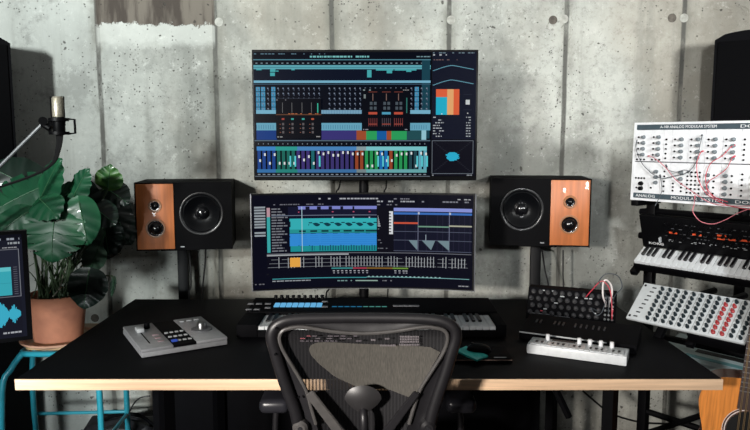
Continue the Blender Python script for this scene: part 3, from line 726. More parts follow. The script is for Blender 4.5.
# ------------------------------------------------------------------ grey fader controller
zt = DZ + 0.028
a = onz(137, 351.5, zt); b = onz(225, 336, zt); c = onz(124.5, 327, zt)
d4 = onz(204.5, 315, zt); ux = (b - a) + (d4 - c); ac = (c - a) + (d4 - b)
rz = (math.atan2(ux.y, ux.x) + math.atan2(ac.y, ac.x) - math.pi / 2) / 2; Wc = ux.length / 2 * 0.96; Dc = ac.length / 2
ctr = (a + b + c + d4) / 4; a = ctr - Vector((math.cos(rz), math.sin(rz), 0)) * Wc / 2 - Vector((-math.sin(rz), math.cos(rz), 0)) * Dc / 2
fc = thing('fader_controller', 'silver grey control surface with fader and jog knob on the left of the desk', 'control surface', (a.x, a.y, DZ), (0, 0, rz))
s0, s1 = Wc * 0.36, Wc * 0.63
MB().box(0, Wc, 0, Dc, 0.002, 0.018, silver, bev=0.003).box(0, s0, 0, Dc, 0.018, 0.028, silver, bev=0.003).box(s1, Wc, 0, Dc, 0.018, 0.028, silver, bev=0.003).build('body', None, fc)
MB().box(s0, s1, 0.004, Dc, 0.016, 0.0265, blackmatte, bev=0.001).build('button_panel', None, fc, 'black centre panel')
MB().box(s0 * 0.36, s0 * 0.4, Dc * 0.18, Dc * 0.86, 0.0275, 0.0286, blackmatte).build('fader_slot', None, fc)
MB().box(s0 * 0.26, s0 * 0.50, Dc * 0.62, Dc * 0.76, 0.028, 0.042, lightgrey, bev=0.003).build('fader_cap', None, fc)
MB().cyl((s0 * 0.68, Dc * 0.78, 0.028), (s0 * 0.68, Dc * 0.78, 0.048), 0.010, 0.009, blackmatte).build('knob', None, fc, 'black knob')
bm_ = None
for j in range(3):
    for i in range(4):
        loc = (s0 + (s1 - s0) * (0.16 + i * 0.23), Dc * (0.14 + j * 0.17), 0.0265)
        if bm_ is None: bm_ = MB().box(-0.0055, 0.0055, -0.0045, 0.0045, 0, 0.004, lightgrey, bev=0.001).build('button', None, fc, loc=loc)
        else: dup(bm_, loc, fc)
MB().box(-0.009, 0.009, -0.007, 0.007, 0, 0.005, emis((60, 90, 190), 0.8), bev=0.001).build('button', None, fc, 'lit blue button', loc=(s0 + 0.012, Dc * 0.14 - 0.002, 0.027))
for i in range(2):
    for j in range(3):
        MB().box(-0.009, 0.009, -0.006, 0.006, 0, 0.003, mat('rose_grey', (150, 132, 136), 0.5, noise=0.05), bev=0.001).build('button', None, fc, loc=(s0 * (0.74 + 0.0 * i), Dc * (0.2 + j * 0.13), 0.028)) if i == 0 else None
xk, yk = s1 + (Wc - s1) * 0.52, Dc * 0.42
jb = MB().lathe([(0.034, 0), (0.034, 0.004), (0.028, 0.005), (0.0, 0.005)], Matrix.Translation((xk, yk, 0.028)), grey).build('jog_dial', None, fc)
MB().lathe([(0.017, 0.004), (0.016, 0.022), (0.013, 0.026), (0, 0.026)], Matrix.Translation((xk, yk, 0.028)), chrome).build('jog_knob', None, jb, 'chrome jog knob')
for i in range(3):
    MB().box(-0.008, 0.008, -0.005, 0.005, 0, 0.003, lightgrey, bev=0.001).build('button', None, fc, loc=(s1 + (Wc - s1) * (0.2 + 0.25 * i), Dc * 0.86, 0.028))

# ------------------------------------------------------------------ devices on the right of the desk
RZD = R(-13)
def local_frame(px, py, z, rz): p = onz(px, py, z); return p
# white mini keyboard
p0 = onz(526.5, 353.5, DZ); p1 = onz(626.5, 367, DZ); v = p1 - p0; rzw = math.atan2(v.y, v.x); Wm = v.length
mk = thing('mini_keyboard', 'small white battery keyboard at the front right of the desk', 'keyboard', (p0.x, p0.y, DZ), (0, 0, rzw))
Dm = 0.085
MB().box(0, Wm, 0, Dm, 0.001, 0.030, white_key_m, bev=0.003).build('body', None, mk)
slotm = mat('slot_black', (16, 16, 18), 0.5)
keyp = None
for i in range(17):
    loc = (Wm * 0.03 + Wm * 0.94 * (i + 0.5) / 17, 0.004, 0.0302)
    if keyp is None: keyp = MB().box(-Wm * 0.0255, Wm * 0.0255, 0, 0.042, 0, 0.003, white_key_m, bev=0.001, seg=1).build('white_key', None, mk, loc=loc)
    else: dup(keyp, loc, mk)
bkp = None
for i in range(16):
    if i % 7 in (2, 6): continue
    loc = (Wm * 0.03 + Wm * 0.94 * (i + 1) / 17, 0.022, 0.033)
    if bkp is None: bkp = MB().box(-0.0034, 0.0034, 0, 0.014, 0, 0.002, slotm).build('black_key', None, mk, loc=loc)
    else: dup(bkp, loc, mk)
MB().box(Wm * 0.22, Wm * 0.46, 0.066, 0.080, 0.030, 0.0315, slotm).build('display', None, mk)
for f in (0.17, 0.50, 0.61, 0.72, 0.83):
    MB().cyl((Wm * f, 0.075, 0.030), (Wm * f, 0.075, 0.046), 0.0065, 0.006, alu, 12).build('knob', None, mk)
# black sloped desktop synth
p0 = onz(520, 340.5, DZ + 0.0); p1 = onz(609, 352.5, DZ + 0.0); v = p1 - p0; rzs = math.atan2(v.y, v.x); Ws = v.length * 1.30
ds = thing('desktop_synthesizer', 'low black sloping synthesizer behind the small white keyboard', 'synthesizer', (p0.x, p0.y + 0.012, DZ), (0, 0, rzs))
MB().prism([(0, 0.002), (0.15, 0.002), (0.15, 0.052), (0, 0.028)], -0.0, -Ws, blackmatte, Matrix.Rotation(R(90), 4, 'Z')).build('body', None, ds)
MB().box(0.0, Ws * 0.76, -0.0015, 0.001, 0.024, 0.028, lightgrey).build('edge_trim', None, ds, 'thin pale front edge')
slp = math.atan2(0.024, 0.15); kd = None
for i, f in enumerate((0.1, 0.14, 0.27, 0.31, 0.35, 0.46, 0.51, 0.56, 0.62, 0.67, 0.72)):
    loc = (Ws * f * 0.98, 0.09, 0.028 + 0.09 / 0.15 * 0.024)
    if kd is None: kd = MB().box(-0.0025, 0.0025, -0.012, 0.012, 0, 0.004, dark).build('switch', None, ds, loc=loc, rot=(slp, 0, 0))
    else: dup(kd, loc, ds)
# black knob box with patch points
p0 = onz(524, 322, DZ + 0.01); p1 = onz(616, 331, DZ + 0.01); v = p1 - p0; rzb = math.atan2(v.y, v.x); Wb = v.length
base = onz(524, 322, DZ); q = Vector((math.cos(rzb), math.sin(rzb), 0)); nb = Vector((-q.y, q.x, 0))
sb = thing('semi_modular_synthesizer', 'black knob-covered synthesizer box with patch cables plugged in at its right end', 'synthesizer', (base + nb * 0.045) , (0, 0, rzb))
Hb = 0.108; dpt = 0.05
tb = math.atan2(dpt, Hb)
MB().prism([(0.0, 0.002), (0.10, 0.002), (0.10, Hb), (dpt, Hb), (0, 0.012)], 0, -Wb, blackmatte, Matrix.Rotation(R(90), 4, 'Z')).build('body', None, sb)
FR = Matrix.Translation((0, 0, 0.012)) @ Matrix.Rotation(math.atan2(Hb - 0.012, dpt), 4, 'X')   # face frame: x right, y up the face, z out
fang = math.atan2(Hb - 0.012, dpt)
FL_ = math.hypot(Hb - 0.012, dpt)
kd = None; rd = random.Random(2)
for j in range(4):
    for i in range(12):
        f = (i + 0.5) / 12
        if f > 0.86: continue
        P_ = FR @ Vector((Wb * f + (0.006 if j % 2 else 0), FL_ * (0.16 + j * 0.235), 0))
        if kd is None: kd = MB().lathe([(0.0085, 0), (0.0085, 0.003), (0.006, 0.004), (0.0055, 0.014), (0, 0.015)], None, dark, 14).build('knob', None, sb, loc=P_, rot=(fang, 0, 0))
        else: dup(kd, P_, sb)
MB().box(Wb * 0.9, Wb * 0.985, -0.001, 0.0, 0, 0, redm) if False else None
jk = None
for j in range(6):
    for i in range(3):
        P_ = FR @ Vector((Wb * (0.885 + i * 0.04), FL_ * (0.12 + j * 0.145), 0))
        if jk is None: jk = MB().lathe([(0.0038, 0), (0.0038, 0.002), (0.0018, 0.002), (0.0018, 0.0005), (0, 0.0005)], None, chrome, 12).build('jack_socket', None, sb, loc=P_, rot=(fang, 0, 0))
        else: dup(jk, P_, sb)
mb = MB()
for i in range(9):
    f = rd.uniform(0.03, 0.8); y = rd.choice((0.27, 0.5, 0.74, 0.9)) * FL_; l = rd.uniform(0.006, 0.016)
    A_ = FR @ Vector((Wb * f, y, 0.0006)); B_ = FR @ Vector((Wb * f + l, y, 0.0006)); C_ = FR @ Vector((Wb * f + l, y + 0.004, 0.0006)); D_ = FR @ Vector((Wb * f, y + 0.004, 0.0006)); mb.quad([A_, B_, C_, D_], lightgrey)
for f0, f1, y, mm in ((0.05, 0.30, 0.1, grey), (0.32, 0.5, 0.06, grey), (0.16, 0.2, 0.2, redm)):
    mb.quad([FR @ Vector((Wb * f0, y * FL_, 0.0006)), FR @ Vector((Wb * f1, y * FL_, 0.0006)), FR @ Vector((Wb * f1, y * FL_ + 0.003, 0.0006)), FR @ Vector((Wb * f0, y * FL_ + 0.003, 0.0006))], mm)
mb.build('printed_marks', None, sb, smooth=False)
def facept(fx, fy, out): 
    M = Matrix.Translation(sb.location) @ Matrix.Rotation(rzb, 4, 'Z'); return M @ (FR @ Vector((Wb * fx, FL_ * fy, out)))
Ysb = facept(0.9, 0.5, 0).y
def pc(px, py, dy=0): return ony(px, py, Ysb + dy)
G = 'patch cables in the small black synthesizer'
cable('patch_cable', [facept(0.885, 0.85, 0.002), facept(0.885, 0.87, 0.02), pc(600, 283, -0.02), pc(599, 281, -0.01), pc(606, 274), pc(618, 276), pc(622, 287, 0.01), pc(616, 294, 0.01), facept(0.965, 0.7, 0.02), facept(0.965, 0.7, 0.002)], 0.0018, greycab, 'thin dark grey patch cable arching highest over the small black synthesizer', G)
cable('patch_cable', [facept(0.885, 0.55, 0.002), facept(0.885, 0.60, 0.03), pc(603, 296, -0.03), pc(603, 284, -0.02), pc(606, 280, -0.02), pc(611, 285, -0.02), pc(612, 294, -0.03), facept(0.925, 0.55, 0.03), facept(0.925, 0.55, 0.002)], 0.0032, whitecab, 'thick white patch cable looping over the small black synthesizer', G)
cable('patch_cable', [facept(0.965, 0.12, 0.002), facept(0.965, 0.14, 0.03), pc(612, 308, -0.04), pc(610, 290, -0.03), pc(602, 281, -0.02), pc(592, 290), pc(586, 297, 0.02)], 0.0018, redm, 'red patch cable trailing left from the small black synthesizer', G)
cable('patch_cable', [facept(0.925, 0.3, 0.002), facept(0.925, 0.32, 0.03), pc(608, 296, -0.04), pc(602, 312, -0.04), pc(596, 315, -0.03), pc(591, 308, -0.03), facept(0.8, 0.35, 0.012)], 0.0016, greycab, 'grey patch cable drooping in front of the small black synthesizer', G)
for fx, fy, m_, lb in ((0.965, 0.12, redm, 'red'), (0.925, 0.12, redm, 'red')):
    pass
o = MB().cyl(facept(0.965, 0.4, 0.0025), facept(0.965, 0.4, 0.03), 0.0042, 0.0036, redm, 12).cyl(facept(0.965, 0.4, 0.03), facept(0.965, 0.4, 0.036), 0.0025, 0.0022, whitecab, 10).build('cable_plug', None)
tag(o, 'red cable plug at the right end of the small black synthesizer', 'cable plug')

# tablet, turquoise mouse
p0 = onz(448, 363.5, DZ); p1 = onz(512, 362.5, DZ); q0 = onz(500, 352, DZ)
tb_ = thing('closed_laptop', 'thin dark closed laptop lying at the desk edge right of the chair', 'laptop', (p0.x - 0.02, p0.y, DZ))
Wt = p1.x - p0.x + 0.02
MB().box(0, Wt, 0, 0.12, 0.001, 0.008, blackmatte, bev=0.002).build('base', None, tb_)
MB().box(0, Wt, 0.001, 0.12, 0.009, 0.014, blackmatte, bev=0.0015).build('lid', None, tb_)
MB().box(0.002, Wt - 0.002, -0.001, 0.0015, 0.0085, 0.0115, mat('laptop_edge', (176, 150, 138), 0.35, metal=0.4, noise=0.05)).build('edge_trim', None, tb_, 'pale metallic front edge')
MB().box(Wt - 0.052, Wt - 0.016, 0.010, 0.016, 0.014, 0.0145, lightgrey).build('sticker', None, tb_, 'small pale strip')
zt = DZ + 0.0145
pts = [onz(x, y, zt) for x, y in ((456, 352), (477, 361.5), (488, 357), (466, 347.5))]
turq = mat('turquoise_plastic', (70, 225, 215), 0.35, noise=0.08, scale=30, coat=0.3)
mb = MB(); cxp = sum((p for p in pts), Vector()) / 4
A_ = [mb.bm.verts.new(p) for p in pts]; B_ = [mb.bm.verts.new(p + Vector((0, 0, 0.005))) for p in pts]
mb.bm.faces.new(A_); mb.bm.faces.new(B_[::-1])
for i in range(4): mb.bm.faces.new((A_[i], B_[i], B_[(i + 1) % 4], A_[(i + 1) % 4]))
o = mb.build('notebook', turq, smooth=False); tag(o, 'small turquoise notebook lying on the closed laptop', 'notebook')
mp_ = onz(479, 350.5, zt + 0.005)
ms = thing('computer_mouse', 'black mouse with turquoise side resting on the turquoise notebook', 'mouse', (mp_.x, mp_.y, zt + 0.0052), (0, 0, R(70)))
mb = MB(); prof = []
def mouse(u, v):
    a_ = (u - 0.5) * 0.105; w_ = 0.030 * math.sqrt(max(0, 1 - abs(2 * u - 1) ** 2.6)); th = v * math.pi
    return Vector((w_ * math.cos(th), a_, 0.030 * math.sin(th) * math.sqrt(max(0, 1 - abs(2 * u - 1) ** 2.2))))
mb.grid(mouse, 16, 12, black); mb.build('shell', None, ms); ms.scale = (0.72, 0.72, 0.72)
MB().box(0.022, 0.0325, -0.03, 0.028, 0.004, 0.011, turq, bev=0.003).build('side_grip', None, ms, 'turquoise side grip')
MB().cyl((-0.004, 0.028, 0.026), (0.004, 0.028, 0.026), 0.006, m=dark, seg=14).build('scroll_wheel', None, ms)

# ------------------------------------------------------------------ rack on the right
RZ = R(-50); U = Vector((math.cos(RZ), math.sin(RZ), 0)); NB = Vector((-U.y, U.x, 0))   # NB: away from the seat
# modular synthesizer case
mo = cam(630.5, 199.5, 2.55); MW, MH = 0.64, 0.289
ms_ = thing('modular_synthesizer', 'white modular synthesizer case full of knobs and jacks on top of the rack', 'synthesizer', mo, (R(-1.5), 0, RZ))
MB().box(0, MW, 0.006, 0.15, 0, MH, silver, bev=0.003).build('case', None, ms_)
MB().box(0, MW, -0.002, 0.008, 0, 0.008, alu).box(0, MW, -0.002, 0.008, MH - 0.008, MH, alu).box(0, 0.010, -0.002, 0.008, 0.008, MH - 0.008, alu).box(MW - 0.01, MW, -0.002, 0.008, 0.008, MH - 0.008, alu).build('frame', None, ms_)
z_b0, z_b1, z_t0, z_t1 = 0.010, 0.027, MH - 0.027, MH - 0.009
MB().box(0.01, MW - 0.01, -0.0005, 0.007, z_b0, z_b1, hdr_m).build('label_strip', None, ms_, 'slate label strip')
MB().box(0.01, MW - 0.01, -0.0005, 0.007, z_t0, z_t1, hdr_m).build('label_strip', None, ms_, 'slate label strip')
mb = MB(); mw = [v * 1.069 for v in (0.055, 0.045, 0.03, 0.055, 0.055, 0.055, 0.055, 0.03, 0.055, 0.055, 0.055, 0.035)]; midz = (z_b1 + z_t0) / 2
xx = 0.010; xs_ = []
for w_ in mw:
    xs_.append((xx, w_))
    for za, zb in ((z_b1 + 0.001, midz - 0.002), (midz + 0.002, z_t0 - 0.001)):
        mb.box(xx + 0.0004, xx + w_ - 0.0004, -0.001, 0.007, za, zb, alu)
    xx += w_
mb.box(0.01, MW - 0.01, 0.0, 0.007, midz - 0.002, midz + 0.002, grey)
mb.build('module_panels', None, ms_, smooth=False)
txt = R(90)
text_part('lettering', 'A-100 ANALOG MODULAR SYSTEM', 0.0145, white, ms_, (0.10, -0.0008, z_t0 + 0.005), (txt, 0, 0), width=0.20)
text_part('lettering', 'DOEPFER', 0.015, white, ms_, (0.375, -0.0008, z_t0 + 0.004), (txt, 0, 0), width=0.12)
text_part('lettering', 'ANALOG', 0.015, white, ms_, (0.02, -0.0008, z_b0 + 0.003), (txt, 0, 0), width=0.075)
text_part('lettering', 'MODULAR', 0.015, white, ms_, (0.155, -0.0008, z_b0 + 0.003), (txt, 0, 0), width=0.095)
text_part('lettering', 'SYSTEM', 0.015, white, ms_, (0.262, -0.0008, z_b0 + 0.003), (txt, 0, 0), width=0.075)
text_part('lettering', 'DOEPFER', 0.015, white, ms_, (0.375, -0.0008, z_b0 + 0.003), (txt, 0, 0), width=0.12)
kd = jk = None; RXm = (R(90), 0, 0); nk = nj = 0; jacks = []; extra = MB()
def knob(x, z, big=1.0):
    global kd, nk
    nk += 1
    if kd is None: kd = MB().lathe([(0.0072, 0), (0.0072, 0.004), (0.0056, 0.006), (0.0052, 0.015), (0, 0.0155)], None, greyknob, 16).build('knob', None, ms_, loc=(x, -0.001, z), rot=RXm)
    else: dup(kd, (x, -0.001, z), ms_)
def jack(x, z):
    global jk, nj
    nj += 1
    if nj <= 98:
        if jk is None: jk = MB().lathe([(0.0036, 0), (0.0036, 0.0025), (0, 0.0027)], None, black, 10).build('jack_socket', None, ms_, loc=(x, -0.001, z), rot=RXm)
        else: dup(jk, (x, -0.001, z), ms_)
    else:
        extra.cyl((x, -0.001, z), (x, -0.0035, z), 0.0036, m=black, seg=10)
up0 = midz + 0.012; lo0 = z_b1 + 0.012; st_ = 0.0215
for k, (x0m, w_) in enumerate(xs_):
    if k in (0, 1):
        for j in range(4): jack(x0m + 0.010, up0 + 0.014 + j * st_); knob(x0m + 0.030, up0 + 0.014 + j * st_)
        for j in range(3): jack(x0m + 0.008 + j * 0.014, up0 - 0.004)
    elif k in (2, 7):
        for j in range(5): jack(x0m + 0.010, up0 + 0.002 + j * 0.017)
        for j in range(5): jack(x0m + 0.010, lo0 + j * 0.018)
    elif k < 11:
        for j in range(4): jack(x0m + 0.010, up0 + 0.006 + j * st_); knob(x0m + 0.034, up0 + 0.006 + j * st_)
    if k == 0:
        for i in range(4): jack(x0m + 0.008 + i * 0.011, lo0 + 0.044)
        for j in range(2): MB().cyl((x0m + 0.030, -0.001, lo0 + 0.006 + j * 0.018), (x0m + 0.030, -0.012, lo0 + 0.006 + j * 0.018), 0.0085, 0.0075, black, 16).build('knob', None, ms_, 'black knob', loc=(0, 0, 0))
        jack(x0m + 0.012, lo0 + 0.008)
    if k == 1:
        knob(x0m + 0.028, lo0 + 0.07); knob(x0m + 0.028, lo0 + 0.05); knob(x0m + 0.028, lo0 + 0.03); jack(x0m + 0.01, lo0 + 0.01)
    if k == 3:
        for i in range(2):
            for j in range(3): jack(x0m + 0.012 + i * 0.03, lo0 + 0.004 + j * 0.013)
        knob(x0m + 0.04, lo0 + 0.07); knob(x0m + 0.04, lo0 + 0.048)
    if k in (4,):
        for i in range(4):
            for j in range(6): jack(x0m + 0.004 + i * 0.014, lo0 + j * 0.0145)
    if k in (5, 6, 8, 9, 10):
        for j in range(4): knob(x0m + 0.016, lo0 + 0.002 + j * 0.021); jack(x0m + 0.036, lo0 + 0.002 + j * 0.021)
ex = extra.build('jack_socket_field', None, ms_); ex['kind'] = 'stuff'
Mm = Matrix.Translation(mo) @ Euler((R(-1.5), 0, RZ)).to_matrix().to_4x4()
def mpnt(x, out, z): return Mm @ Vector((x, -out, z))
G = 'patch cables on the modular synthesizer'
def fromimg(px, py, out):
    # point on the panel plane offset 'out' under the given place
    o_ = Vector((0, 0, CAMZ)); r = cam(px, py, 1) - o_; nrm = Mm.to_3x3() @ Vector((0, -1, 0)); p_ = mpnt(0, out, 0)
    return o_ + r * ((p_ - o_).dot(nrm) / r.dot(nrm))
def pcab(pl, r, m, lab):
    pts = [fromimg(x, y, o) for x, y, o in pl]; 
    o = MB().tube(pts, r, m, seg=6, smooth=5).cyl(pts[0], pts[0] + (pts[1] - pts[0]).normalized() * 0.012, 0.003, m=m, seg=8).build('patch_cable', None); tag(o, lab, 'cable', G)
pcab([(702, 135, .002), (702, 136, .02), (699, 150, .03), (696, 162, .03), (688, 172, .03), (674, 176, .03), (660, 178, .03), (648, 170, .03), (640, 160, .03), (636, 148, .02), (637, 140, .002)], 0.0014, greycab, 'dark grey patch cable from the top row down across the modular synthesizer')
pcab([(703, 151, .002), (701, 152, .02), (697, 162, .03), (698, 178, .03), (705, 192, .04), (716, 200, .05), (730, 206, .05), (752, 210, .05)], 0.0014, redm, 'red patch cable dropping from the upper middle of the modular synthesizer')
pcab([(735, 145, .002), (731, 147, .02), (722, 156, .03), (711, 163, .03), (706, 175, .03), (707, 188, .03), (716, 198, .04), (728, 202, .04)], 0.0014, redm, 'red patch cable curving from the upper right of the modular synthesizer')
pcab([(735, 156, .002), (732, 158, .02), (727, 168, .03), (717, 176, .03), (708, 182, .03), (707, 190, .03), (712, 196, .03), (722, 200, .03)], 0.0014, redm, 'red patch cable curving lower at the right of the modular synthesizer')
pcab([(648, 156, .002), (650, 156, .02), (657, 160, .03), (666, 168, .03), (676, 180, .03), (690, 190, .03), (700, 197, .04), (714, 204, .05), (735, 206, .05), (752, 206, .05)], 0.0014, pinkm, 'pink patch cable running diagonally down the modular synthesizer')
pcab([(695, 196, .004), (694, 205, .05), (693, 212, .06), (700, 221, .06), (712, 224, .06), (725, 220, .06), (738, 213, .06), (752, 208, .06)], 0.0014, pinkm, 'pink patch cable hanging in a loop below the modular synthesizer')
pcab([(666, 165, .002), (668, 170, .02), (676, 172, .03), (684, 170, .03), (690, 172, .02), (690, 176, .002)], 0.0014, greycab, 'short grey patch cable left of the middle of the modular synthesizer')
pcab([(660, 175, .002), (661, 180, .02), (662, 190, .03), (659, 198, .03), (655, 206, .04)], 0.0014, greycab, 'grey patch cable hanging over the lower left of the modular synthesizer')

# Korg-like keyboard synth (tilted)
def rack_item(name, label, px, py, d, tilt, cat='synthesizer'):
    return thing(name, label, cat, cam(px, py, d), (R(tilt), 0, RZ))
ks = rack_item('keyboard_synthesizer', 'black keyboard synthesizer with orange labels under the modular synthesizer', 633.5, 260.5, 2.50, 33)
KN = 28; kws = 0.0197
MB().box(-0.004, KN * kws + 0.01, -0.004, 0.10, -0.045, -0.014, black, bev=0.003).build('key_bed', None, ks)
keys(ks, KN, kws, 0.083, 0.0, 0.0, 0.0, 3, th=0.013, blen=0.048, bh=0.008)
# control panel, steeper
panel = MB().box(-0.004, KN * kws + 0.01, 0.0, 0.018, 0, 0.128, black, bev=0.003).build('control_panel', None, ks, loc=(0, 0.085, 0.000), rot=(R(-48 + 33 - 0), 0, 0))
def ppart(mb, name, lab=None): return mb.build(name, None, panel, lab)
for i, (a_, b_, z_) in enumerate(((0.105, 0.135, 0.118), (0.19, 0.222, 0.122), (0.275, 0.305, 0.134), (0.275, 0.300, 0.112), (0.312, 0.335, 0.114), (0.345, 0.385, 0.118), (0.392, 0.420, 0.118), (0.426, 0.45, 0.118))):
    MB().box(a_, b_, -0.0012, 0.001, z_ * 0.56, z_ * 0.56 + 0.0065, orange_b).build('label_block', None, panel, 'orange label block')
mb = MB(); rd = random.Random(9)
for zz in (0.155, 0.128, 0.10, 0.082, 0.060, 0.052):
    x = 0.09
    while x < 0.5:
        w_ = rd.uniform(0.004, 0.012)
        if rd.random() < 0.5: mb.box(x, x + w_, -0.0008, 0.001, zz * 0.66, zz * 0.66 + 0.0018, grey if zz > 0.07 else lightgrey)
        x += w_ + 0.006
mb.build('printed_marks', None, panel, smooth=False)
kd2 = None
for j in range(3):
    for i in range(14):
        loc = (0.10 + i * 0.028, 0.0, 0.104 - j * 0.027)
        if kd2 is None: kd2 = MB().lathe([(0.006, 0), (0.006, 0.004), (0.0045, 0.013), (0, 0.014)], None, black, 12).build('knob', None, panel, loc=loc, rot=(R(90), 0, 0))
        else: dup(kd2, loc, panel)
text_part('lettering', 'KORG', 0.013, white, panel, (0.022, -0.0008, 0.014), (R(90), 0, 0), width=0.056)
MB().box(0.068, 0.074, -0.012, 0, 0.028, 0.048, lightgrey, bev=0.001).build('lever', None, panel, 'pale lever')

# white mixer
mx = rack_item('mixing_desk', 'white mixing desk with rows of black and red knobs below the keyboard synthesizer', 625.5, 317.5, 2.25, 42, 'mixer')
XW, XD = 0.375, 0.155
MB().box(0, XW, 0, XD, -0.012, 0, mat('mixer_panel', (200, 206, 208), 0.45, noise=0.05), bev=0.003).build('body', None, mx)
MB().box(0.20, XW, -0.002, XD * 1.0, -0.060, -0.0125, blackmatte, bev=0.003).build('underside', None, mx, 'black underside')
kblk = kred = None; cnt = 0
for i in range(12):
    for j in range(8):
        if cnt >= 96: break
        x = 0.072 + i * 0.0262; y = 0.014 + j * 0.0178
        red = i in (8, 9) and j < 7
        if red:
            if kred is None: kred = MB().lathe([(0.0062, 0), (0.0060, 0.006), (0.004, 0.008), (0.0035, 0.014), (0, 0.0145)], None, mat('red_knob', (170, 44, 48), 0.4, noise=0.05), 14).build('knob', None, mx, 'red knob', loc=(x, y, 0))
            else: dup(kred, (x, y, 0), mx)
        else:
            if kblk is None: kblk = MB().lathe([(0.0058, 0), (0.0056, 0.005), (0.0042, 0.007), (0.0036, 0.013), (0, 0.0135)], None, mat('mixer_knob', (28, 40, 46), 0.4, noise=0.1), 14).build('knob', None, mx, loc=(x, y, 0))
            else: dup(kblk, (x, y, 0), mx)
        cnt += 1
mb = MB()
for j in range(8): mb.box(0.022 + 0.002 * j, 0.036 + 0.002 * j, 0.012 + j * 0.0178, 0.0165 + j * 0.0178, -0.0005, 0.0006, dark)
for i in range(12): mb.box(0.0847 + i * 0.0262, 0.0855 + i * 0.0262, 0.006, XD - 0.008, -0.0005, 0.0004, grey)
mb.build('printed_marks', None, mx, smooth=False)
for y in (0.012, XD - 0.012): MB().cyl((0.01, y, 0), (0.01, y, 0.002), 0.004, m=dark, seg=12).build('screw', None, mx)

# lowest keyboard (turquoise and white)
lk = rack_item('white_synthesizer', 'white and turquoise synthesizer on the lowest visible tier behind the guitar neck', 655, 352, 2.62, 12)
MB().box(0, 0.62, 0, 0.20, -0.04, 0, mat('pale_blue_panel', (206, 224, 226), 0.45, noise=0.06), bev=0.004).build('body', None, lk)
MB().box(0.10, 0.40, 0.03, 0.05, 0, 0.0012, mat('pale_teal', (120, 176, 180), 0.45)).build('stripe', None, lk, 'turquoise stripe')
MB().box(0.12, 0.30, 0.075, 0.10, 0, 0.0012, slotm).build('display', None, lk)
for i in range(4): MB().cyl((0.15 + i * 0.075, 0.16, 0), (0.15 + i * 0.075, 0.16, 0.03), 0.010, 0.008, blackmatte, 16).build('knob', None, lk, 'black knob')
for i in range(10): MB().box(0.32 + i * 0.022, 0.334 + i * 0.022, 0.11, 0.13, 0, 0.004, dark).build('button', None, lk)

# the rack itself
rb = cam(640, 300, 2.52); rb.z = 0
ro = rb + NB * 0.16 - U * 0.05
rk = thing('keyboard_rack', 'black tiered keyboard rack holding the synthesizers on the right', 'rack', ro, (0, 0, RZ))
ztop_ = mo.z - 0.022
Minv = (Matrix.Translation(ro) @ Matrix.Rotation(RZ, 4, 'Z')).inverted()
for x in (0.0, 0.56):
    MB().box(x - 0.018, x + 0.018, -0.018, 0.018, 0.03, ztop_, blackmetal, bev=0.003).build('upright', None, rk)
    MB().box(x - 0.02, x + 0.02, -0.34, 0.26, 0, 0.03, blackmetal, bev=0.004).build('foot', None, rk)
mloc = Minv @ mo
for x in (0.0, 0.56):
    MB().box(x - 0.014, x + 0.014, mloc.y - 0.01, mloc.y + 0.17, ztop_, ztop_ + 0.02, blackmetal, bev=0.003).build('tier_arm', None, rk)
for it, (tl_, ln) in ((ks, (33, 0.16)), (mx, (42, 0.17)), (lk, (12, 0.2))):
    off = {ks: -0.046, mx: -0.061, lk: -0.041}[it]
    l0 = Minv @ it.location
    for x in ((0.02, 0.50) if it is not mx else (0.25, 0.355)):
        Mt = Matrix.Translation((x, l0.y, l0.z)) @ Matrix.Rotation(R(tl_), 4, 'X')
        MB().box(-0.013, 0.013, -0.01, ln, off - 0.022, off - 0.0005, blackmetal, bev=0.003, M=Mt).build('tier_arm', None, rk)
        e = Mt @ Vector((0, ln * 0.85, off - 0.012))
        MB().tube([(x, e.y, e.z), (x, 0.0, e.z - 0.0)], 0.012, blackmetal, seg=8, smooth=1).build('bracket', None, rk)
for z in (0.30, 0.62, ztop_ - 0.03): MB().tube([(0, 0.0, z), (0.56, 0, z)], 0.013, blackmetal, seg=8, smooth=1).build('crossbar', None, rk)
for z in (ztop_ - 0.035, ztop_ - 0.13): MB().cyl((-0.018, -0.0, z), (-0.05, -0.0, z), 0.016, 0.012, blackmatte, 12).build('clamp_knob', None, rk)
MB().tube([(0.0, -0.02, 0.20), (0.56, -0.02, 0.58)], 0.011, blackmetal, seg=8, smooth=1).build('crossbar', None, rk)

# ------------------------------------------------------------------ microphone and boom
D_ = 2.2
def mc(px, py, d=D_): return cam(px, py, d)
mbase = mc(59.5, 135)
mi = thing('microphone', 'black condenser microphone with silver grille above the plant', 'microphone', mbase)
def rel(px, py, d=D_): return mc(px, py, d) - mbase
s_ = D_ / F
MB().lathe([(0, 0), (0.017, 0), (0.019, 0.004), (0.019, 0.058), (0, 0.058)], None, black, 24).build('body', None, mi)
MB().lathe([(0.0, 0.058), (0.0175, 0.058), (0.0185, 0.062), (0.0185, 0.118), (0.014, 0.124), (0, 0.125)], None, mat('mic_grille', (196, 188, 168), 0.35, metal=0.5, noise=0.3, scale=400, bump=0.5), 24).build('grille', None, mi, 'silver mesh grille')
MB().tube([(-0.0215, -0.004, 0.03), (-0.0215, -0.004, 0.124), (0.0215, -0.004, 0.124), (0.0215, -0.004, 0.03)], 0.0022, black, seg=6, smooth=1).build('guard', None, mi)
sm = thing('microphone_boom', 'black shock mount and silver boom arm reaching in from the left edge', 'microphone stand', mbase)
mb = MB()
for zz in (0.006, 0.05): mb.lathe([(0.020, zz - 0.005), (0.031, zz - 0.005), (0.031, zz + 0.005), (0.020, zz + 0.005), (0.020, zz - 0.005)], None, black, 24)
mb.tube([(0.030, 0, 0.052), (0.052, 0, 0.050), (0.052, 0, 0.006), (0.030, 0, 0.004)], 0.004, black, seg=6, smooth=1)
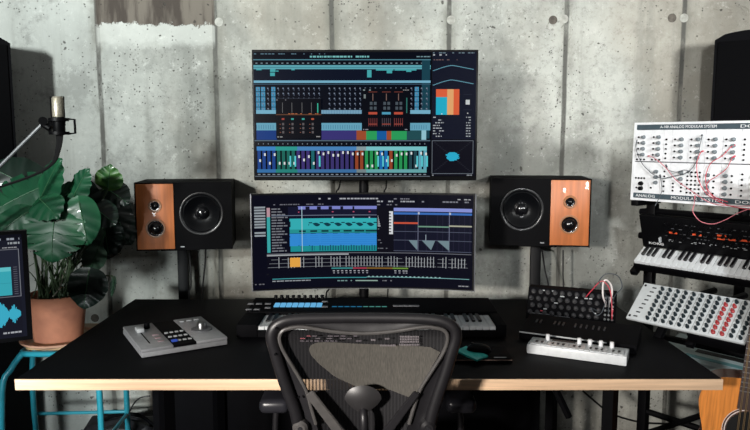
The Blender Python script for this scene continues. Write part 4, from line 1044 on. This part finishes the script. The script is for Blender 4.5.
mb.tube([(-0.030, 0, 0.052), (-0.030, 0, 0.004)], 0.005, black, seg=6, smooth=1)
mb.build('shock_mount', None, sm)
MB().cyl((-0.028, 0, 0.02), rel(43, 124), 0.011, m=black, seg=14).cyl(rel(43, 121, D_ - 0.02), rel(43, 121, D_ + 0.02), 0.014, m=black, seg=14).build('swivel_joint', None, sm)
MB().cyl(rel(42.5, 124), rel(-60, 226), 0.0062, m=mat('boom_silver', (118, 120, 122), 0.45, metal=0.3, noise=0.05), seg=12).build('boom', None, sm, 'silver boom tube')
e1 = rel(-60, 226)
MB().cyl(e1, (e1.x, e1.y, -mbase.z + 0.02), 0.011, m=blackmetal, seg=12).build('pole', None, sm)
MB().lathe([(0, 0), (0.14, 0), (0.14, 0.012), (0.02, 0.022), (0, 0.022)], Matrix.Translation((e1.x, e1.y, -mbase.z)), blackmetal, 32).build('base', None, sm)
cable('microphone_cable', [mbase + Vector((0, 0, 0.002)), mc(59.5, 141), mc(58, 150), mc(55, 160), mc(47, 168), mc(34, 175), mc(18, 181), mc(0, 187), mc(-20, 195), mc(-45, 225), mc(-58, 300), Vector((mc(-60, 300).x, 2.1, 0.03))], [0.012, 0.009, 0.006, 0.0045, 0.0045, 0.0045, 0.0045, 0.0045], rubber_m, 'thick black cable curving down from the microphone to the left edge')

# ------------------------------------------------------------------ left side screen
sr = cam(33, 339.5, 1.98); RL = R(27); WS, HS = 0.58, 0.325
sc_o = sr - Vector((math.cos(RL), math.sin(RL), 0)) * WS
ss = thing('side_monitor', 'slim monitor at the left edge showing a cyan waveform', 'monitor', sc_o, (0, 0, RL))
MB().box(0, WS, 0, 0.028, 0, HS, black, bev=0.003).build('housing', None, ss)
def side_content():
    L = []; A = L.append   # units: x 0..580, y 0..325 (mm from top left)
    A((10, 10, 566, 312, (26, 28, 40))); A((10, 10, 566, 26, (14, 15, 24)))
    textrow(L, 440, 560, 20, 6, (150, 155, 165), 0.9, 6, 14); textrow(L, 530, 560, 32, 6, (150, 155, 160), 1)
    for y in (52, 190): A((430, y, 556, y + 2, (110, 112, 120)))
    A((555, 52, 557, 192, (120, 122, 130))); textrow(L, 505, 552, 46, 3, (150, 150, 155))
    A((430, 54, 555, 190, (34, 36, 50)))
    A((466, 104, 534, 186, (58, 170, 184))); A((466, 104, 534, 116, (100, 196, 204))); A((466, 150, 534, 151, (46, 140, 158)))
    for j in range(13): A((540, 104 + j * 6.5, 550, 106 + j * 6.5, (90, 90, 100)))
    A((430, 192, 556, 310, (24, 25, 36)))
    rd = random.Random(4)
    for i in range(60):
        x = 430 + i * 2.05; h = 8 + 26 * abs(math.sin(i * 0.21)) * rd.uniform(0.5, 1) + (14 if 30 < i < 36 else 0)
        if i > 52: h *= 0.6
        A((x, 242 - h, x + 2.1, 242 + h, (62, 176, 204)))
    textrow(L, 505, 552, 294, 5, (170, 172, 178), 1); textrow(L, 60, 400, 150, 8, (60, 120, 140))
    return L
screen_mesh(side_content(), (0, 0, 580, 325), WS, HS, lambda x, z, l: Vector((x + WS / 2, -l, z)), ss)
MB().box(WS * 0.4, WS * 0.6, 0.02, 0.07, 0.05, 0.2, black, bev=0.006).build('rear_mount', None, ss)
sp_ = sc_o + Vector((math.cos(RL), math.sin(RL), 0)) * WS * 0.5 + Vector((-math.sin(RL), math.cos(RL), 0)) * 0.085
ls = thing('monitor_floor_stand', 'black floor stand with grey brace under the left edge monitor', 'monitor stand', (sp_.x, sp_.y, 0), (0, 0, RL))
MB().cyl((0, 0, 0.02), (0, 0, sc_o.z + 0.18), 0.02, m=blackmetal, seg=16).build('pole', None, ls)
MB().box(-0.16, 0.16, -0.16, 0.10, 0, 0.02, blackmetal, bev=0.004).build('base', None, ls)
cs = thing('equipment_case', 'tall black equipment case with grey corner strip at the far left below the side monitor', 'case', (-1.835, 2.66, 0))
MB().box(-0.30, 0.30, 0, 0.25, 0.012, 0.575, blackmatte, bev=0.008).build('body', None, cs)
MB().box(0.268, 0.288, -0.004, 0.002, 0.03, 0.56, grey, bev=0.001).build('corner_strip', None, cs, 'grey vertical strip')
for sx in (-0.26, 0.26):
    for sy in (0.03, 0.22): MB().cyl((sx, sy, 0), (sx, sy, 0.012), 0.015, m=rubber_m, seg=12).build('foot', None, cs)

# ------------------------------------------------------------------ stool, saucer, pot, plant
SZ = 0.60
fl = onz(18, 351, SZ); fr = onz(96, 350, SZ)
sw = fr.x - fl.x; sd = 0.34
so = thing('stool', 'teal tubular stool with plywood seat under the potted plant', 'stool', (fl.x + sw / 2, fl.y + sd / 2, 0))
hw, hd = sw / 2, sd / 2
pr = []
for cx_, cy_, a0 in ((hw - 0.04, hd - 0.04, 0), (-hw + 0.04, hd - 0.04, 90), (-hw + 0.04, -hd + 0.04, 180), (hw - 0.04, -hd + 0.04, 270)):
    for k in range(5): a_ = R(a0 + k * 22.5); pr.append((cx_ + 0.04 * math.cos(a_), cy_ + 0.04 * math.sin(a_), SZ - 0.012))
MB().tube(pr, 0.011, teal, seg=10, closed=True, smooth=1).build('seat_rail', None, so)
mb = MB(); mb.prism([(p[0] * 0.94, p[1] * 0.94) for p in pr], 0, 0.014, seatwood, Matrix.Translation((0, 0, SZ - 0.014 + 0.014)) @ Matrix.Rotation(R(90), 4, 'X')); mb.build('seat', None, so, 'pale plywood seat')
def sl(a, b): return MB().tube([a, ((a[0] * 2 + b[0]) / 3 + (b[0] - a[0]) * 0.25, (a[1] * 2 + b[1]) / 3, SZ - 0.07), (b[0], b[1], SZ - 0.16), (b[0] + (b[0] - a[0]) * 0.3, b[1], 0.0)], 0.0115, teal, seg=10, smooth=4).build('leg', None, so)
sl((-hw + 0.01, -hd + 0.01, SZ - 0.012), (-hw - 0.06, -hd - 0.02))
yB, yF = so.location.y + hd - 0.02, so.location.y - hd + 0.02
lg = [(ony(36, 410, yB).x - so.location.x, yB - so.location.y), (ony(100, 410, yF).x - so.location.x, yF - so.location.y), (ony(127, 410, yB).x - so.location.x, yB - so.location.y)]
for i, (x, y) in enumerate(lg):
    sx = (-hw + 0.02, hw - 0.02, hw - 0.02)[i]
    MB().tube([(sx, y, SZ - 0.012), (x, y, SZ - 0.12), (x, y, 0)], 0.0115, teal, seg=10, smooth=4).build('leg', None, so)
pcr = [onz(36, 419, 0), ]
zc = 0.22
MB().tube([(lg[0][0], lg[0][1], zc + 0.0), (lg[2][0], lg[2][1], zc + 0.01)], 0.0075, teal, seg=8, smooth=1).tube([(lg[1][0], lg[1][1], zc), (lg[2][0], lg[2][1], zc)], 0.0075, teal, seg=8, smooth=1).build('stretcher', None, so)
ZS = SZ + 0.0005
pc_ = onz(62, 343, ZS); pc_.y += 0.03; pc_.x = cam(61, 340, 2.66).x
sa = MB().lathe([(0, 0), (0.115, 0), (0.138, 0.012), (0.140, 0.020), (0.132, 0.020), (0.118, 0.008), (0, 0.006)], Matrix.Translation((pc_.x, pc_.y, ZS)), terra_l, 40).build('plant_saucer', None); tag(sa, 'pale terracotta saucer under the plant pot on the stool', 'saucer')
PO = Vector((pc_.x, pc_.y, ZS + 0.0065)); ph = 0.185
pl = thing('potted_monstera', 'leafy green monstera in a terracotta pot on the teal stool', 'plant', PO)
MB().lathe([(0, 0), (0.088, 0), (0.101, 0.10), (0.106, ph - 0.045), (0.108, ph - 0.044), (0.111, ph - 0.005), (0.109, ph), (0.102, ph), (0.099, ph - 0.03), (0, ph - 0.03)], None, terra, 48).build('pot', None, pl, 'terracotta pot')
def soilf(u, v): 
    r = u * 0.1; a_ = v * 2 * math.pi; return Vector((r * math.cos(a_), r * math.sin(a_), ph - 0.028 + 0.006 * math.sin(r * 90 + a_ * 3)))
MB().grid(soilf, 8, 24, soil_m).build('soil', None, pl)

def leaf_mesh(W, L, fen, m, curl=0.15, fold=0.12, lobes=0.16):
    mb = MB(); NS = 44
    def hw_(s):
        return W / 2 * (math.sin(math.pi * min(1, s ** 0.62)) ** 0.75) * (1 - 0.12 * s) if 0 < s < 1 else 0.0
    rows = []
    NT = 6
    for side in (-1, 1):
        V = []
        for i in range(NS + 1):
            s = i / NS; h = hw_(s)
            if s < 0.001: h = 0
            if fen and 0.2 < s < 0.86:
                ph_ = ((s - 0.2) / 0.66 * 4.0) % 1.0
                d = min(ph_, 1 - ph_)
                if d < 0.14: h *= 0.45 + 0.55 * (d / 0.14)
            row = []
            for j in range(NT + 1):
                t = j / NT; x = side * h * t
                back = -lobes * L * (t ** 1.6) * max(0, 1 - s / 0.35)
                y = s * L + back + 0.10 * L * t * math.sin(math.pi * s) * (1 if s > .3 else s / .3)
                z = -curl * L * (s ** 1.8) - fold * abs(x) + 0.5 * fold * W * (t ** 2) * 0.25 + 0.0035 * math.sin(s * 26 - t * 3) * t - 0.10 * L * (t ** 2) * 0.4
                row.append(mb.bm.verts.new((x, y, z)))
            V.append(row)
        for i in range(NS):
            for j in range(NT):
                try: f = mb.bm.faces.new((V[i][j], V[i + 1][j], V[i + 1][j + 1], V[i][j + 1]))
                except ValueError: pass
    bmesh.ops.remove_doubles(mb.bm, verts=mb.bm.verts, dist=1e-5)
    mb._mi(m)
    # midrib
    mb.tube([(0, s * L, -curl * L * (s ** 1.8) + 0.0012) for s in [k / 10 for k in range(0, 10)]], [0.0022, 0.0006], vein_m, seg=5, smooth=1)
    return mb
crown = PO + Vector((0, 0, ph - 0.03))
def leaf(px, py, d, W, L, ang, tilt, fen, m, yaw=0, curl=0.15, fold=0.12, stem=True):
    """attachment at pixel; ang = tip direction in the facade plane (deg, 0 right, 90 up); tilt = how far the tip comes forward; yaw = blade turned sideways"""
    p = cam(px, py, d) - PO
    T = Vector((math.cos(R(ang)) * math.cos(R(tilt)), -math.sin(R(tilt)), math.sin(R(ang)) * math.cos(R(tilt)))).normalized()
    N = Vector((math.sin(R(yaw)), -math.cos(R(yaw)), 0.45)); N = (N - T * N.dot(T)).normalized(); Xa = T.cross(N).normalized()
    M = Matrix((Xa, T, N)).transposed().to_4x4()
    o = leaf_mesh(W, L, fen, m, curl, fold).build('leaf', None, pl, fixn=False)
    o.matrix_local = Matrix.Translation(p) @ M
    if stem:
        b_ = Vector((random.uniform(-0.05, 0.05), random.uniform(-0.05, 0.03), ph - 0.03)); mid = (b_ + p) / 2 + Vector((p.x * 0.12, 0.0, 0.05))
        MB().tube([b_, b_ * 0.6 + mid * 0.4 + Vector((0, 0, 0.02)), mid, p * 0.8 + mid * 0.2 - T * 0.012, p], [0.0048, 0.0032, 0.0028], stem_m, seg=6, smooth=4).build('stem', None, pl)
    return o
leaf(44, 186, 2.50, 0.22, 0.22, 205, 25, True, leaf_m, -10)
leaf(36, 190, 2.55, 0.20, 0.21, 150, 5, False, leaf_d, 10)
leaf(42, 196, 2.46, 0.13, 0.17, 58, 15, False, leaf_m, -15, curl=0.05)
leaf(50, 202, 2.48, 0.13, 0.15, 22, 10, False, leaf_m, -20, curl=0.1)
leaf(40, 199, 2.42, 0.13, 0.12, -25, 40, False, leaf_m, 15, curl=0.25)
leaf(28, 212, 2.42, 0.13, 0.15, 215, 30, False, leaf_g if False else leaf_m, 0, curl=0.3)
leaf(55, 214, 2.40, 0.24, 0.17, 268, 20, True, leaf_m, 5, curl=0.2)
leaf(26, 212, 2.44, 0.14, 0.15, 262, 20, False, leaf_m, -15)
leaf(79, 202, 2.42, 0.125, 0.16, 284, 12, False, leaf_m, 12, curl=0.05)
leaf(74, 196, 2.46, 0.10, 0.12, 60, 12, False, leaf_m, -10, curl=0.1)
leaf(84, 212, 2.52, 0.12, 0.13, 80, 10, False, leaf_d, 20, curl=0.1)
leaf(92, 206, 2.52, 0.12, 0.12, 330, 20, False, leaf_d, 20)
leaf(108, 188, 2.60, 0.11, 0.09, 75, 25, False, leaf_y, 15, curl=0.3)
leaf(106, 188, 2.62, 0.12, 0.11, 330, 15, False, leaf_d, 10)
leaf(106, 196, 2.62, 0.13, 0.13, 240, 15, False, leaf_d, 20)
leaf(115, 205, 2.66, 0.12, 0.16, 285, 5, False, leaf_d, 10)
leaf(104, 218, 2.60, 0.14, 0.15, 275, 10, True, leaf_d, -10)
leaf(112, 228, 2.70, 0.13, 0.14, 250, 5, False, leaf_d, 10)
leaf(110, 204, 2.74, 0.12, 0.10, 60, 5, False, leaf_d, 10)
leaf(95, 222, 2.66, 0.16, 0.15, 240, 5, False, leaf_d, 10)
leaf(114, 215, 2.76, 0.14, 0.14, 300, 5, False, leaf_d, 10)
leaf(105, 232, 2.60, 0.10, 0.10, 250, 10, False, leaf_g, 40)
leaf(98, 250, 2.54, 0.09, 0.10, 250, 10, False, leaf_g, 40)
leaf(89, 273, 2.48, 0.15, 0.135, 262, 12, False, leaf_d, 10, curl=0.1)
leaf(114, 279, 2.52, 0.022, 0.07, 262, 5, False, leaf_g, 30, curl=0.05)
leaf(12, 214, 2.5, 0.16, 0.15, 200, 15, False, leaf_m, 10)
rd = random.Random(8)
for i in range(34):
    b_ = Vector((rd.uniform(-0.085, 0.085), rd.uniform(-0.085, 0.04), ph - 0.03)); a_ = rd.uniform(-1, 1)
    e = Vector((b_.x + a_ * 0.10 + 0.03, b_.y + rd.uniform(-0.05, 0.04), ph + rd.uniform(0.05, 0.24)))
    mid = (b_ + e) / 2 + Vector((rd.uniform(-0.05, 0.05), rd.uniform(-0.03, 0.02), rd.uniform(0, 0.03)))
    MB().tube([b_, mid, e], [0.0026, 0.0014], root_m if i % 3 == 0 else stem_m, seg=5, smooth=5).build('stem', None, pl)

# ------------------------------------------------------------------ guitar on a floor stand
gp = cam(750, 433, 1.95)           # sound hole centre
gx, gy, gz = gp
# local frame: origin at body bottom on the stand, x right, z up along the neck, y away
SHZ = 0.335
lean = R(-3); roll = R(3.5); yawg = R(-24)
Rg = Matrix.Rotation(yawg, 4, 'Z') @ Matrix.Rotation(lean, 4, 'X') @ Matrix.Rotation(roll, 4, 'Y')
g0 = gp - (Rg @ Vector((0, 0, SHZ)))
gu = thing('acoustic_guitar', 'amber twelve-string acoustic guitar standing at the right front corner of the desk', 'guitar', g0, Rg.to_euler())
half = [(0.0, 0.0), (0.10, 0.008), (0.165, 0.045), (0.193, 0.105), (0.188, 0.165), (0.158, 0.225), (0.128, 0.275), (0.124, 0.315), (0.136, 0.365), (0.142, 0.41), (0.128, 0.455), (0.09, 0.482), (0.035, 0.49)]
def cr(pts, n=4):
    out = []
    for i in range(len(pts) - 1):
        p0, p1, p2, p3 = (Vector(pts[max(i - 1, 0)]), Vector(pts[i]), Vector(pts[i + 1]), Vector(pts[min(i + 2, len(pts) - 1)]))
        for k in range(n):
            t = k / n; out.append(tuple(0.5 * ((2 * p1) + (p2 - p0) * t + (2 * p0 - 5 * p1 + 4 * p2 - p3) * t * t + (3 * p1 - p0 - 3 * p2 + p3) * t ** 3)))
    out.append(tuple(pts[-1])); return out
hh = cr(half); outl = hh + [(-x, z) for x, z in hh[::-1] if x > 1e-6]
MB().prism(outl, 0.004, 0.10, maho).build('body', None, gu, 'brown back and sides')
MB().prism(outl, 0.0, 0.004, spruce).build('soundboard', None, gu, 'amber soundboard')
ringf = Matrix.Translation((0, 0, SHZ)) @ Matrix.Rotation(R(90), 4, 'X')
MB().lathe([(0, 0.0006), (0.062, 0.0006)], ringf, mat('hole_black', (6, 5, 5), 0.9)).build('sound_hole', None, gu, fixn=False)
mb = MB()
for r0, r1, mm in ((0.062, 0.065, rosew), (0.0655, 0.068, whitecab), (0.0685, 0.072, rosew), (0.0725, 0.074, whitecab)): mb.lathe([(r0, 0.0008), (r1, 0.0008)], ringf, mm, 48)
mb.build('rosette', None, gu, 'pale ringed rosette', fixn=False)
MB().box(-0.08, 0.08, -0.009, 0.0, 0.125, 0.16, rosew, bev=0.003).build('bridge', None, gu)
MB().box(-0.036, 0.036, 0.0, 0.02, 0.49, 0.88, maho, bev=0.006).build('neck', None, gu)
fb0 = SHZ + 0.066
fbm = MB(); fbm.prism([(-0.041, fb0), (0.041, fb0), (0.034, 0.885), (-0.034, 0.885)], -0.007, -0.0006, rosew)
fb = fbm.build('fretboard', None, gu)
fr_ = None
for k in range(1, 20):
    z = 0.885 - 0.645 * (1 - 2 ** (-k / 12.0))
    if z < fb0: break
    w_ = 0.034 + (0.885 - z) / (0.885 - fb0) * 0.007
    MB().box(-w_, w_, -0.0082, -0.0069, z - 0.0012, z + 0.0012, chrome).build('fret', None, fb)
for k in range(12):
    xb = -0.036 + (k // 2) * 0.0138 + (k % 2) * 0.0032; xn = -0.030 + (k // 2) * 0.0114 + (k % 2) * 0.0028
    MB().tube([(xb, -0.010, 0.145), (xn, -0.0092, 0.89)], 0.0009, brass, seg=5, smooth=1).build('string', None, gu)
MB().prism([(-0.036, 0.89), (0.036, 0.89), (0.044, 0.92), (0.046, 1.10), (-0.046, 1.10), (-0.044, 0.92)], -0.004, 0.014, maho).build('headstock', None, gu)
for s2 in (-1, 1):
    for k in range(6): MB().cyl((s2 * 0.042, 0.005, 0.94 + k * 0.028), (s2 * 0.066, 0.005, 0.94 + k * 0.042), 0.006, 0.008, chrome, 10).build('tuning_peg', None, gu)
gs = thing('guitar_stand', 'black floor stand holding up the acoustic guitar', 'guitar stand', (g0.x, g0.y, 0), (0, 0, yawg))
MB().tube([(-0.09, -0.03, g0.z - 0.008), (-0.09, 0.115, g0.z - 0.012), (0.09, 0.115, g0.z - 0.012), (0.09, -0.03, g0.z - 0.008)], 0.007, blackmetal, seg=8, smooth=1).build('cradle', None, gs)
MB().tube([(0, 0.12, g0.z - 0.012), (0, 0.20, 0.0)], 0.01, blackmetal, seg=8, smooth=1).build('leg', None, gs)
MB().tube([(-0.09, 0.115, g0.z - 0.012), (-0.17, -0.05, 0.0)], 0.008, blackmetal, seg=8, smooth=1).build('leg', None, gs)
MB().tube([(0.09, 0.115, g0.z - 0.012), (0.17, -0.05, 0.0)], 0.008, blackmetal, seg=8, smooth=1).build('leg', None, gs)

# ------------------------------------------------------------------ office chair
CY = 1.56
def cp(px, py, off=0.0):
    p = ony(px, py, CY)
    for _ in range(3):
        y = CY + 0.02 + (0.95 - p.z) * 0.10 - 0.35 * ((px - 363) / 672 * 1.6) ** 2 * 1.0 + off
        p = ony(px, py, y)
    return p
CB = Vector((ony(363, 400, CY).x, CY + 0.32, 0))
ch = thing('office_chair', 'dark mesh-backed office chair facing the desk', 'chair', CB)
def lc(px, py, off=0.0): return cp(px, py, off) - CB
outer = [(304, 446), (299, 428), (295, 411), (288, 392), (281, 372), (275, 352), (271.5, 338), (274, 328), (284, 321.5), (300, 319), (330, 318.2), (362, 318), (395, 318.2), (425, 319), (443, 321.5), (454, 328), (456, 338), (452, 352), (446, 372), (439, 392), (433, 411), (429, 428), (425, 446)]
inner = [(322, 446), (316, 424), (311, 407), (306, 390), (296, 372), (284.5, 353), (279.5, 340), (282, 331.5), (291, 328), (304, 327.2), (332, 331.5), (362, 333.5), (393, 331.5), (422, 327.2), (436, 328), (445.5, 331.5), (447.5, 340), (443, 353), (431, 372), (420, 390), (414, 407), (409, 424), (403, 446)]
fpts = [lc(*p) for p in outer]
frm = MB().tube(fpts, [0.0155, 0.0150, 0.0145, 0.0135, 0.0130, 0.0135, 0.0145, 0.0150, 0.0155], chair_m, seg=12, smooth=4, flat=0.8, up=(0, 1, 0)).build('back_frame', None, ch)
ipts = [lc(*p, -0.006) for p in inner]
MB().tube(ipts[1:-1], 0.0048, chair_pale_lit, seg=8, smooth=4).build('inner_rim', None, ch, 'lighter grey inner rim')
mb = MB()
def strip(u, v):
    i = u * (len(outer) - 1); k = min(int(i), len(outer) - 2); t = i - k
    a_ = fpts[k].lerp(fpts[k + 1], t); b_ = ipts[k].lerp(ipts[k + 1], t)
    return a_.lerp(b_, v) + Vector((0, 0.004 + 0.004 * math.sin(math.pi * v), 0))
mb.grid(strip, (len(outer) - 1) * 3, 4, chair_m); mb.build('frame_web', None, ch)
# mesh panel
Lx = [(329, 293), (331.5, 283), (340, 280), (353, 285), (372, 297), (390, 307), (407, 312), (424, 317), (446, 323)]
Rx = [(329, 433), (331.5, 445), (340, 447), (353, 442.5), (372, 430.5), (390, 419.5), (407, 413.5), (424, 408.5), (446, 402)]
def interp(T, y):
    for (ya, xa), (yb_, xb) in zip(T, T[1:]):
        if y <= yb_: return xa + (xb - xa) * max(0, (y - ya)) / (yb_ - ya)
    return T[-1][1]
def panelf(u, v):
    y = 329 + u * 117; xa, xb = interp(Lx, y), interp(Rx, y); x = xa + (xb - xa) * v
    if u < 0.06: y = max(y, 329 + 4 * math.sin(math.pi * v))
    return lc(x, y, 0.012 + 0.02 * math.sin(math.pi * v))
MB().grid(panelf, 28, 24, pell).build('mesh_back', None, ch, 'translucent dark woven mesh')
# pale sheet in the shape of the lit patch on the back mesh
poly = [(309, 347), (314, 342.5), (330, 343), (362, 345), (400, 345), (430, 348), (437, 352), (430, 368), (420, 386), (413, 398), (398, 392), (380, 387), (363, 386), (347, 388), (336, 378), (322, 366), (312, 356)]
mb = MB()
def lit_pt(x, y):
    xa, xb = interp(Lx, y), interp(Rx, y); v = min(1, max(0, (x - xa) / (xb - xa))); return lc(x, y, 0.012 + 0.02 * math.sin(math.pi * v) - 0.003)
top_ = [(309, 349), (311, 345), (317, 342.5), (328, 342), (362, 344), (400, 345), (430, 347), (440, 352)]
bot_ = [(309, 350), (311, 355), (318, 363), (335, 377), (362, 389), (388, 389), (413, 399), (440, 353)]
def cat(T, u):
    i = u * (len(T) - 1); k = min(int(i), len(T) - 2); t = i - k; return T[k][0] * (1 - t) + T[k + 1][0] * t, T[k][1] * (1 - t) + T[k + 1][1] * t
def lit_f(u, v):
    a_, b_ = cat(top_, u), cat(bot_, u); return lit_pt(a_[0] * (1 - v) + b_[0] * v, a_[1] * (1 - v) + b_[1] * v)
mb.grid(lit_f, 36, 10, lit_patch_m)
mb.build('lit_patch_sheet', lit_patch_m, ch, 'pale grey sheet shaped as the lit patch on the mesh')
# printed tags on top of the mesh
tagm = mat('mesh_print', (112, 106, 110), 0.7, noise=0.1); mb = MB(); rd = random.Random(6)
def prt(x0, y0, x1, y1, m):
    mb.quad([lc(x0, y1, 0.004), lc(x1, y1, 0.004), lc(x1, y0, 0.004), lc(x0, y0, 0.004)], m)
for y in (335.5, 338, 340.5):
    x = 300
    while x < 356:
        w_ = rd.uniform(2, 6)
        if rd.random() < 0.6: prt(x, y, x + w_, y + 1.0, mat('red_print', (120, 60, 68), 0.7) if rd.random() < 0.15 else mat('dim_print', (78, 72, 78), 0.7))
        x += w_ + 1.5
for x0, y0, x1, y1 in ((371, 339, 377, 341), (385, 338, 391, 339.4), (380, 344.5, 397, 347), (399, 343.8, 421, 346.8), (400, 335.8, 420, 343)):
    n_ = max(1, int((x1 - x0) / 1.6))
    for k in range(n_):
        for yy in ([y0] if y1 - y0 < 4 else [y0, y0 + 2.6, y0 + 5.0]):
            prt(x0 + k * 1.6, yy, x0 + k * 1.6 + 1.15, min(y1, yy + 1.9), tagm)
mb.build('printed_label', None, ch, 'pale printed care label', smooth=False)
# y brace and spine
def bar(p, q, w0, w1, m, nm, off=-0.02, th=0.008):
    a_, b_ = lc(*p, off), lc(*q, off); mb = MB(); d = (b_ - a_).normalized(); s = d.cross(Vector((0, 1, 0))).normalized()
    vs_ = [a_ + s * w0, b_ + s * w1, b_ - s * w1, a_ - s * w0]; A = [mb.bm.verts.new(v) for v in vs_]; B = [mb.bm.verts.new(v + Vector((0, th, 0))) for v in vs_]
    mb.bm.faces.new(A); mb.bm.faces.new(B[::-1])
    for i in range(4): mb.bm.faces.new((A[i], B[i], B[(i + 1) % 4], A[(i + 1) % 4]))
    bmesh.ops.bevel(mb.bm, geom=mb.bm.edges[:], offset=0.002, segments=2, affect='EDGES')
    return mb.build(nm, m, ch)
bar((309, 393), (350, 447), 0.011, 0.013, chair_pale_lit, 'brace_arm'); bar((417, 393), (376, 447), 0.008, 0.012, chair_m, 'brace_arm')  # left arm in the paler colour stands in for light from the left
MB().tube([lc(363, 409, -0.012), lc(364, 420, -0.03), lc(364, 447, -0.03)], [0.009, 0.011, 0.012], chair_m, seg=12, smooth=4).build('spine', None, ch)
mb = MB(); cen = lc(363, 399, -0.012)
def pad_(u, v):
    a_ = v * 2 * math.pi; r = u; x = 18.5 * r * math.cos(a_); y = -13.5 * r * math.sin(a_) * (1.0 if math.sin(a_) > 0 else 1.0)
    if math.sin(a_) > 0: x *= 1.0
    else: x *= 1 - 0.35 * abs(math.sin(a_)) * r
    p_ = lc(363 + x, 399 + y, -0.014); p_.y -= 0.010 * (1 - r * r); return p_
mb.grid(pad_, 8, 32, mat('lumbar_pad', (46, 45, 46), 0.4, noise=0.1)); mb.build('sacral_pad', None, ch, 'oval dark grey pad')
for sx, m_ in ((300.5, chair_pale_lit), (428, chair_m)):  # left cap coloured paler as if lit, right cap darker
    pv = lc(sx, 427, -0.004)
    o = MB().lathe([(0, 0.014), (0.012, 0.014), (0.019, 0.008), (0.021, -0.004), (0.020, -0.02), (0, -0.02)], Matrix.Translation(pv) @ Matrix.Rotation(R(90), 4, 'X'), m_, 24).build('pivot_cap', None, ch)
    MB().lathe([(0, 0.0165), (0.006, 0.0165), (0.006, 0.012)], Matrix.Translation(pv) @ Matrix.Rotation(R(90), 4, 'X'), dark, 12).build('bolt', None, o)
for bx, by in ((276.5, 328), (275.5, 354), (299, 397)):
    pv = lc(bx, by, -0.012)
    MB().cyl(pv, pv + Vector((0, -0.0035, 0)), 0.0032, m=blackmatte, seg=12).build('screw', None, ch)
# seat, arms, base (below the frame)
SEATZ = 0.44
MB().box(-0.25, 0.25, -0.18, 0.24, SEATZ - 0.03, SEATZ, pell, bev=0.012, seg=3).build('seat', None, ch)
for s2, px in ((-1, 273.5), (1, 462)):
    ap = cam(px, 408, 1.98 if s2 < 0 else 1.98) - CB
    MB().box(ap.x - 0.045, ap.x + 0.045, ap.y - 0.0, ap.y + 0.22, ap.z - 0.022, ap.z + 0.022, mat('arm_pad', (44, 44, 50), 0.32, noise=0.1, coat=0.3), bev=0.018, seg=4).build('arm_pad', None, ch)
    MB().tube([(ap.x, ap.y + 0.06, ap.z - 0.02), (ap.x, ap.y + 0.06, SEATZ + 0.02), (s2 * 0.20, ap.y + 0.06, SEATZ - 0.04)], 0.010, chair_m, seg=10, smooth=3).build('arm_post', None, ch)
MB().tube([lc(364, 447, -0.03), (0, -0.18, SEATZ - 0.06), (0, 0, SEATZ - 0.08)], 0.024, chair_m, seg=10, smooth=4).build('back_support', None, ch)
for s2, k in ((-1, 0), (1, -1)):
    e = fpts[k]; MB().tube([e, (s2 * 0.19, -0.14, SEATZ - 0.03), (s2 * 0.12, 0.0, SEATZ - 0.05)], 0.014, chair_m, seg=10, smooth=4).build('back_link', None, ch)
MB().cyl((0, 0, 0.10), (0, 0, SEATZ - 0.03), 0.026, m=blackmetal).build('column', None, ch)
MB().box(-0.09, 0.09, -0.11, 0.11, SEATZ - 0.09, SEATZ - 0.03, blackmatte, bev=0.01).build('tilt_mechanism', None, ch)
for k in range(5):
    a_ = R(90 + 72 * k); c_, s_a = math.cos(a_), math.sin(a_)
    MB().tube([(0, 0, 0.11), (0.16 * c_, 0.16 * s_a, 0.09), (0.30 * c_, 0.30 * s_a, 0.065)], [0.026, 0.018], chair_m, seg=8, smooth=3).build('base_arm', None, ch)
    MB().cyl((0.30 * c_ - 0.02 * s_a, 0.30 * s_a + 0.02 * c_, 0.028), (0.30 * c_ + 0.02 * s_a, 0.30 * s_a - 0.02 * c_, 0.028), 0.028, m=blackmatte).build('caster', None, ch)

# ------------------------------------------------------------------ things under the desk
fc2 = cam(110, 424, 2.75)
bag = thing('equipment_bag', 'black equipment bag on the floor under the left end of the desk', 'bag', (fc2.x - 0.05, 2.90, 0))
def bagf(u, v):
    a_ = v * 2 * math.pi; hgt_ = 0.13
    r = (1 - 0.25 * u ** 3) if u < 0.9 else max(0, (1 - u) / 0.1) * 0.82
    return Vector((0.185 * r * (abs(math.cos(a_)) ** 0.6) * (1 if math.cos(a_) > 0 else -1), 0.115 * r * (abs(math.sin(a_)) ** 0.6) * (1 if math.sin(a_) > 0 else -1), hgt_ * min(1, u / 0.9) + 0.012 * math.sin(7 * a_) * u))
MB().grid(bagf, 16, 40, mat('bag_nylon', (22, 22, 28), 0.6, noise=0.3, scale=20, bump=0.4)).build('body', None, bag)
MB().tube([(-0.1, -0.02, 0.125), (-0.03, -0.03, 0.165), (0.08, -0.03, 0.17), (0.14, -0.02, 0.12)], 0.008, blackmatte, seg=8, smooth=4).build('strap', None, bag)
cable('desk_cable', [cam(128, 416, 2.62), cam(133, 405, 2.62), cam(140, 398, 2.6), cam(150, 396, 2.6)], 0.003, rubber_m, 'thin black cable drooping under the left end of the desk')
cable('desk_cable', [cam(583, 391, 2.62), cam(598, 404, 2.66), cam(612, 414, 2.72), cam(640, 422, 2.8), cam(672, 424, 2.9)], 0.004, rubber_m, 'black cable sagging under the right end of the desk')
mstd = onz(602, 393, 0.7)
print('gp', gp, 'sc', sc_o, 'mo', mo, 'ks', ks.location, 'mx', mx.location, 'rack', ro, 'saucer', pc_, 'chair', CB)
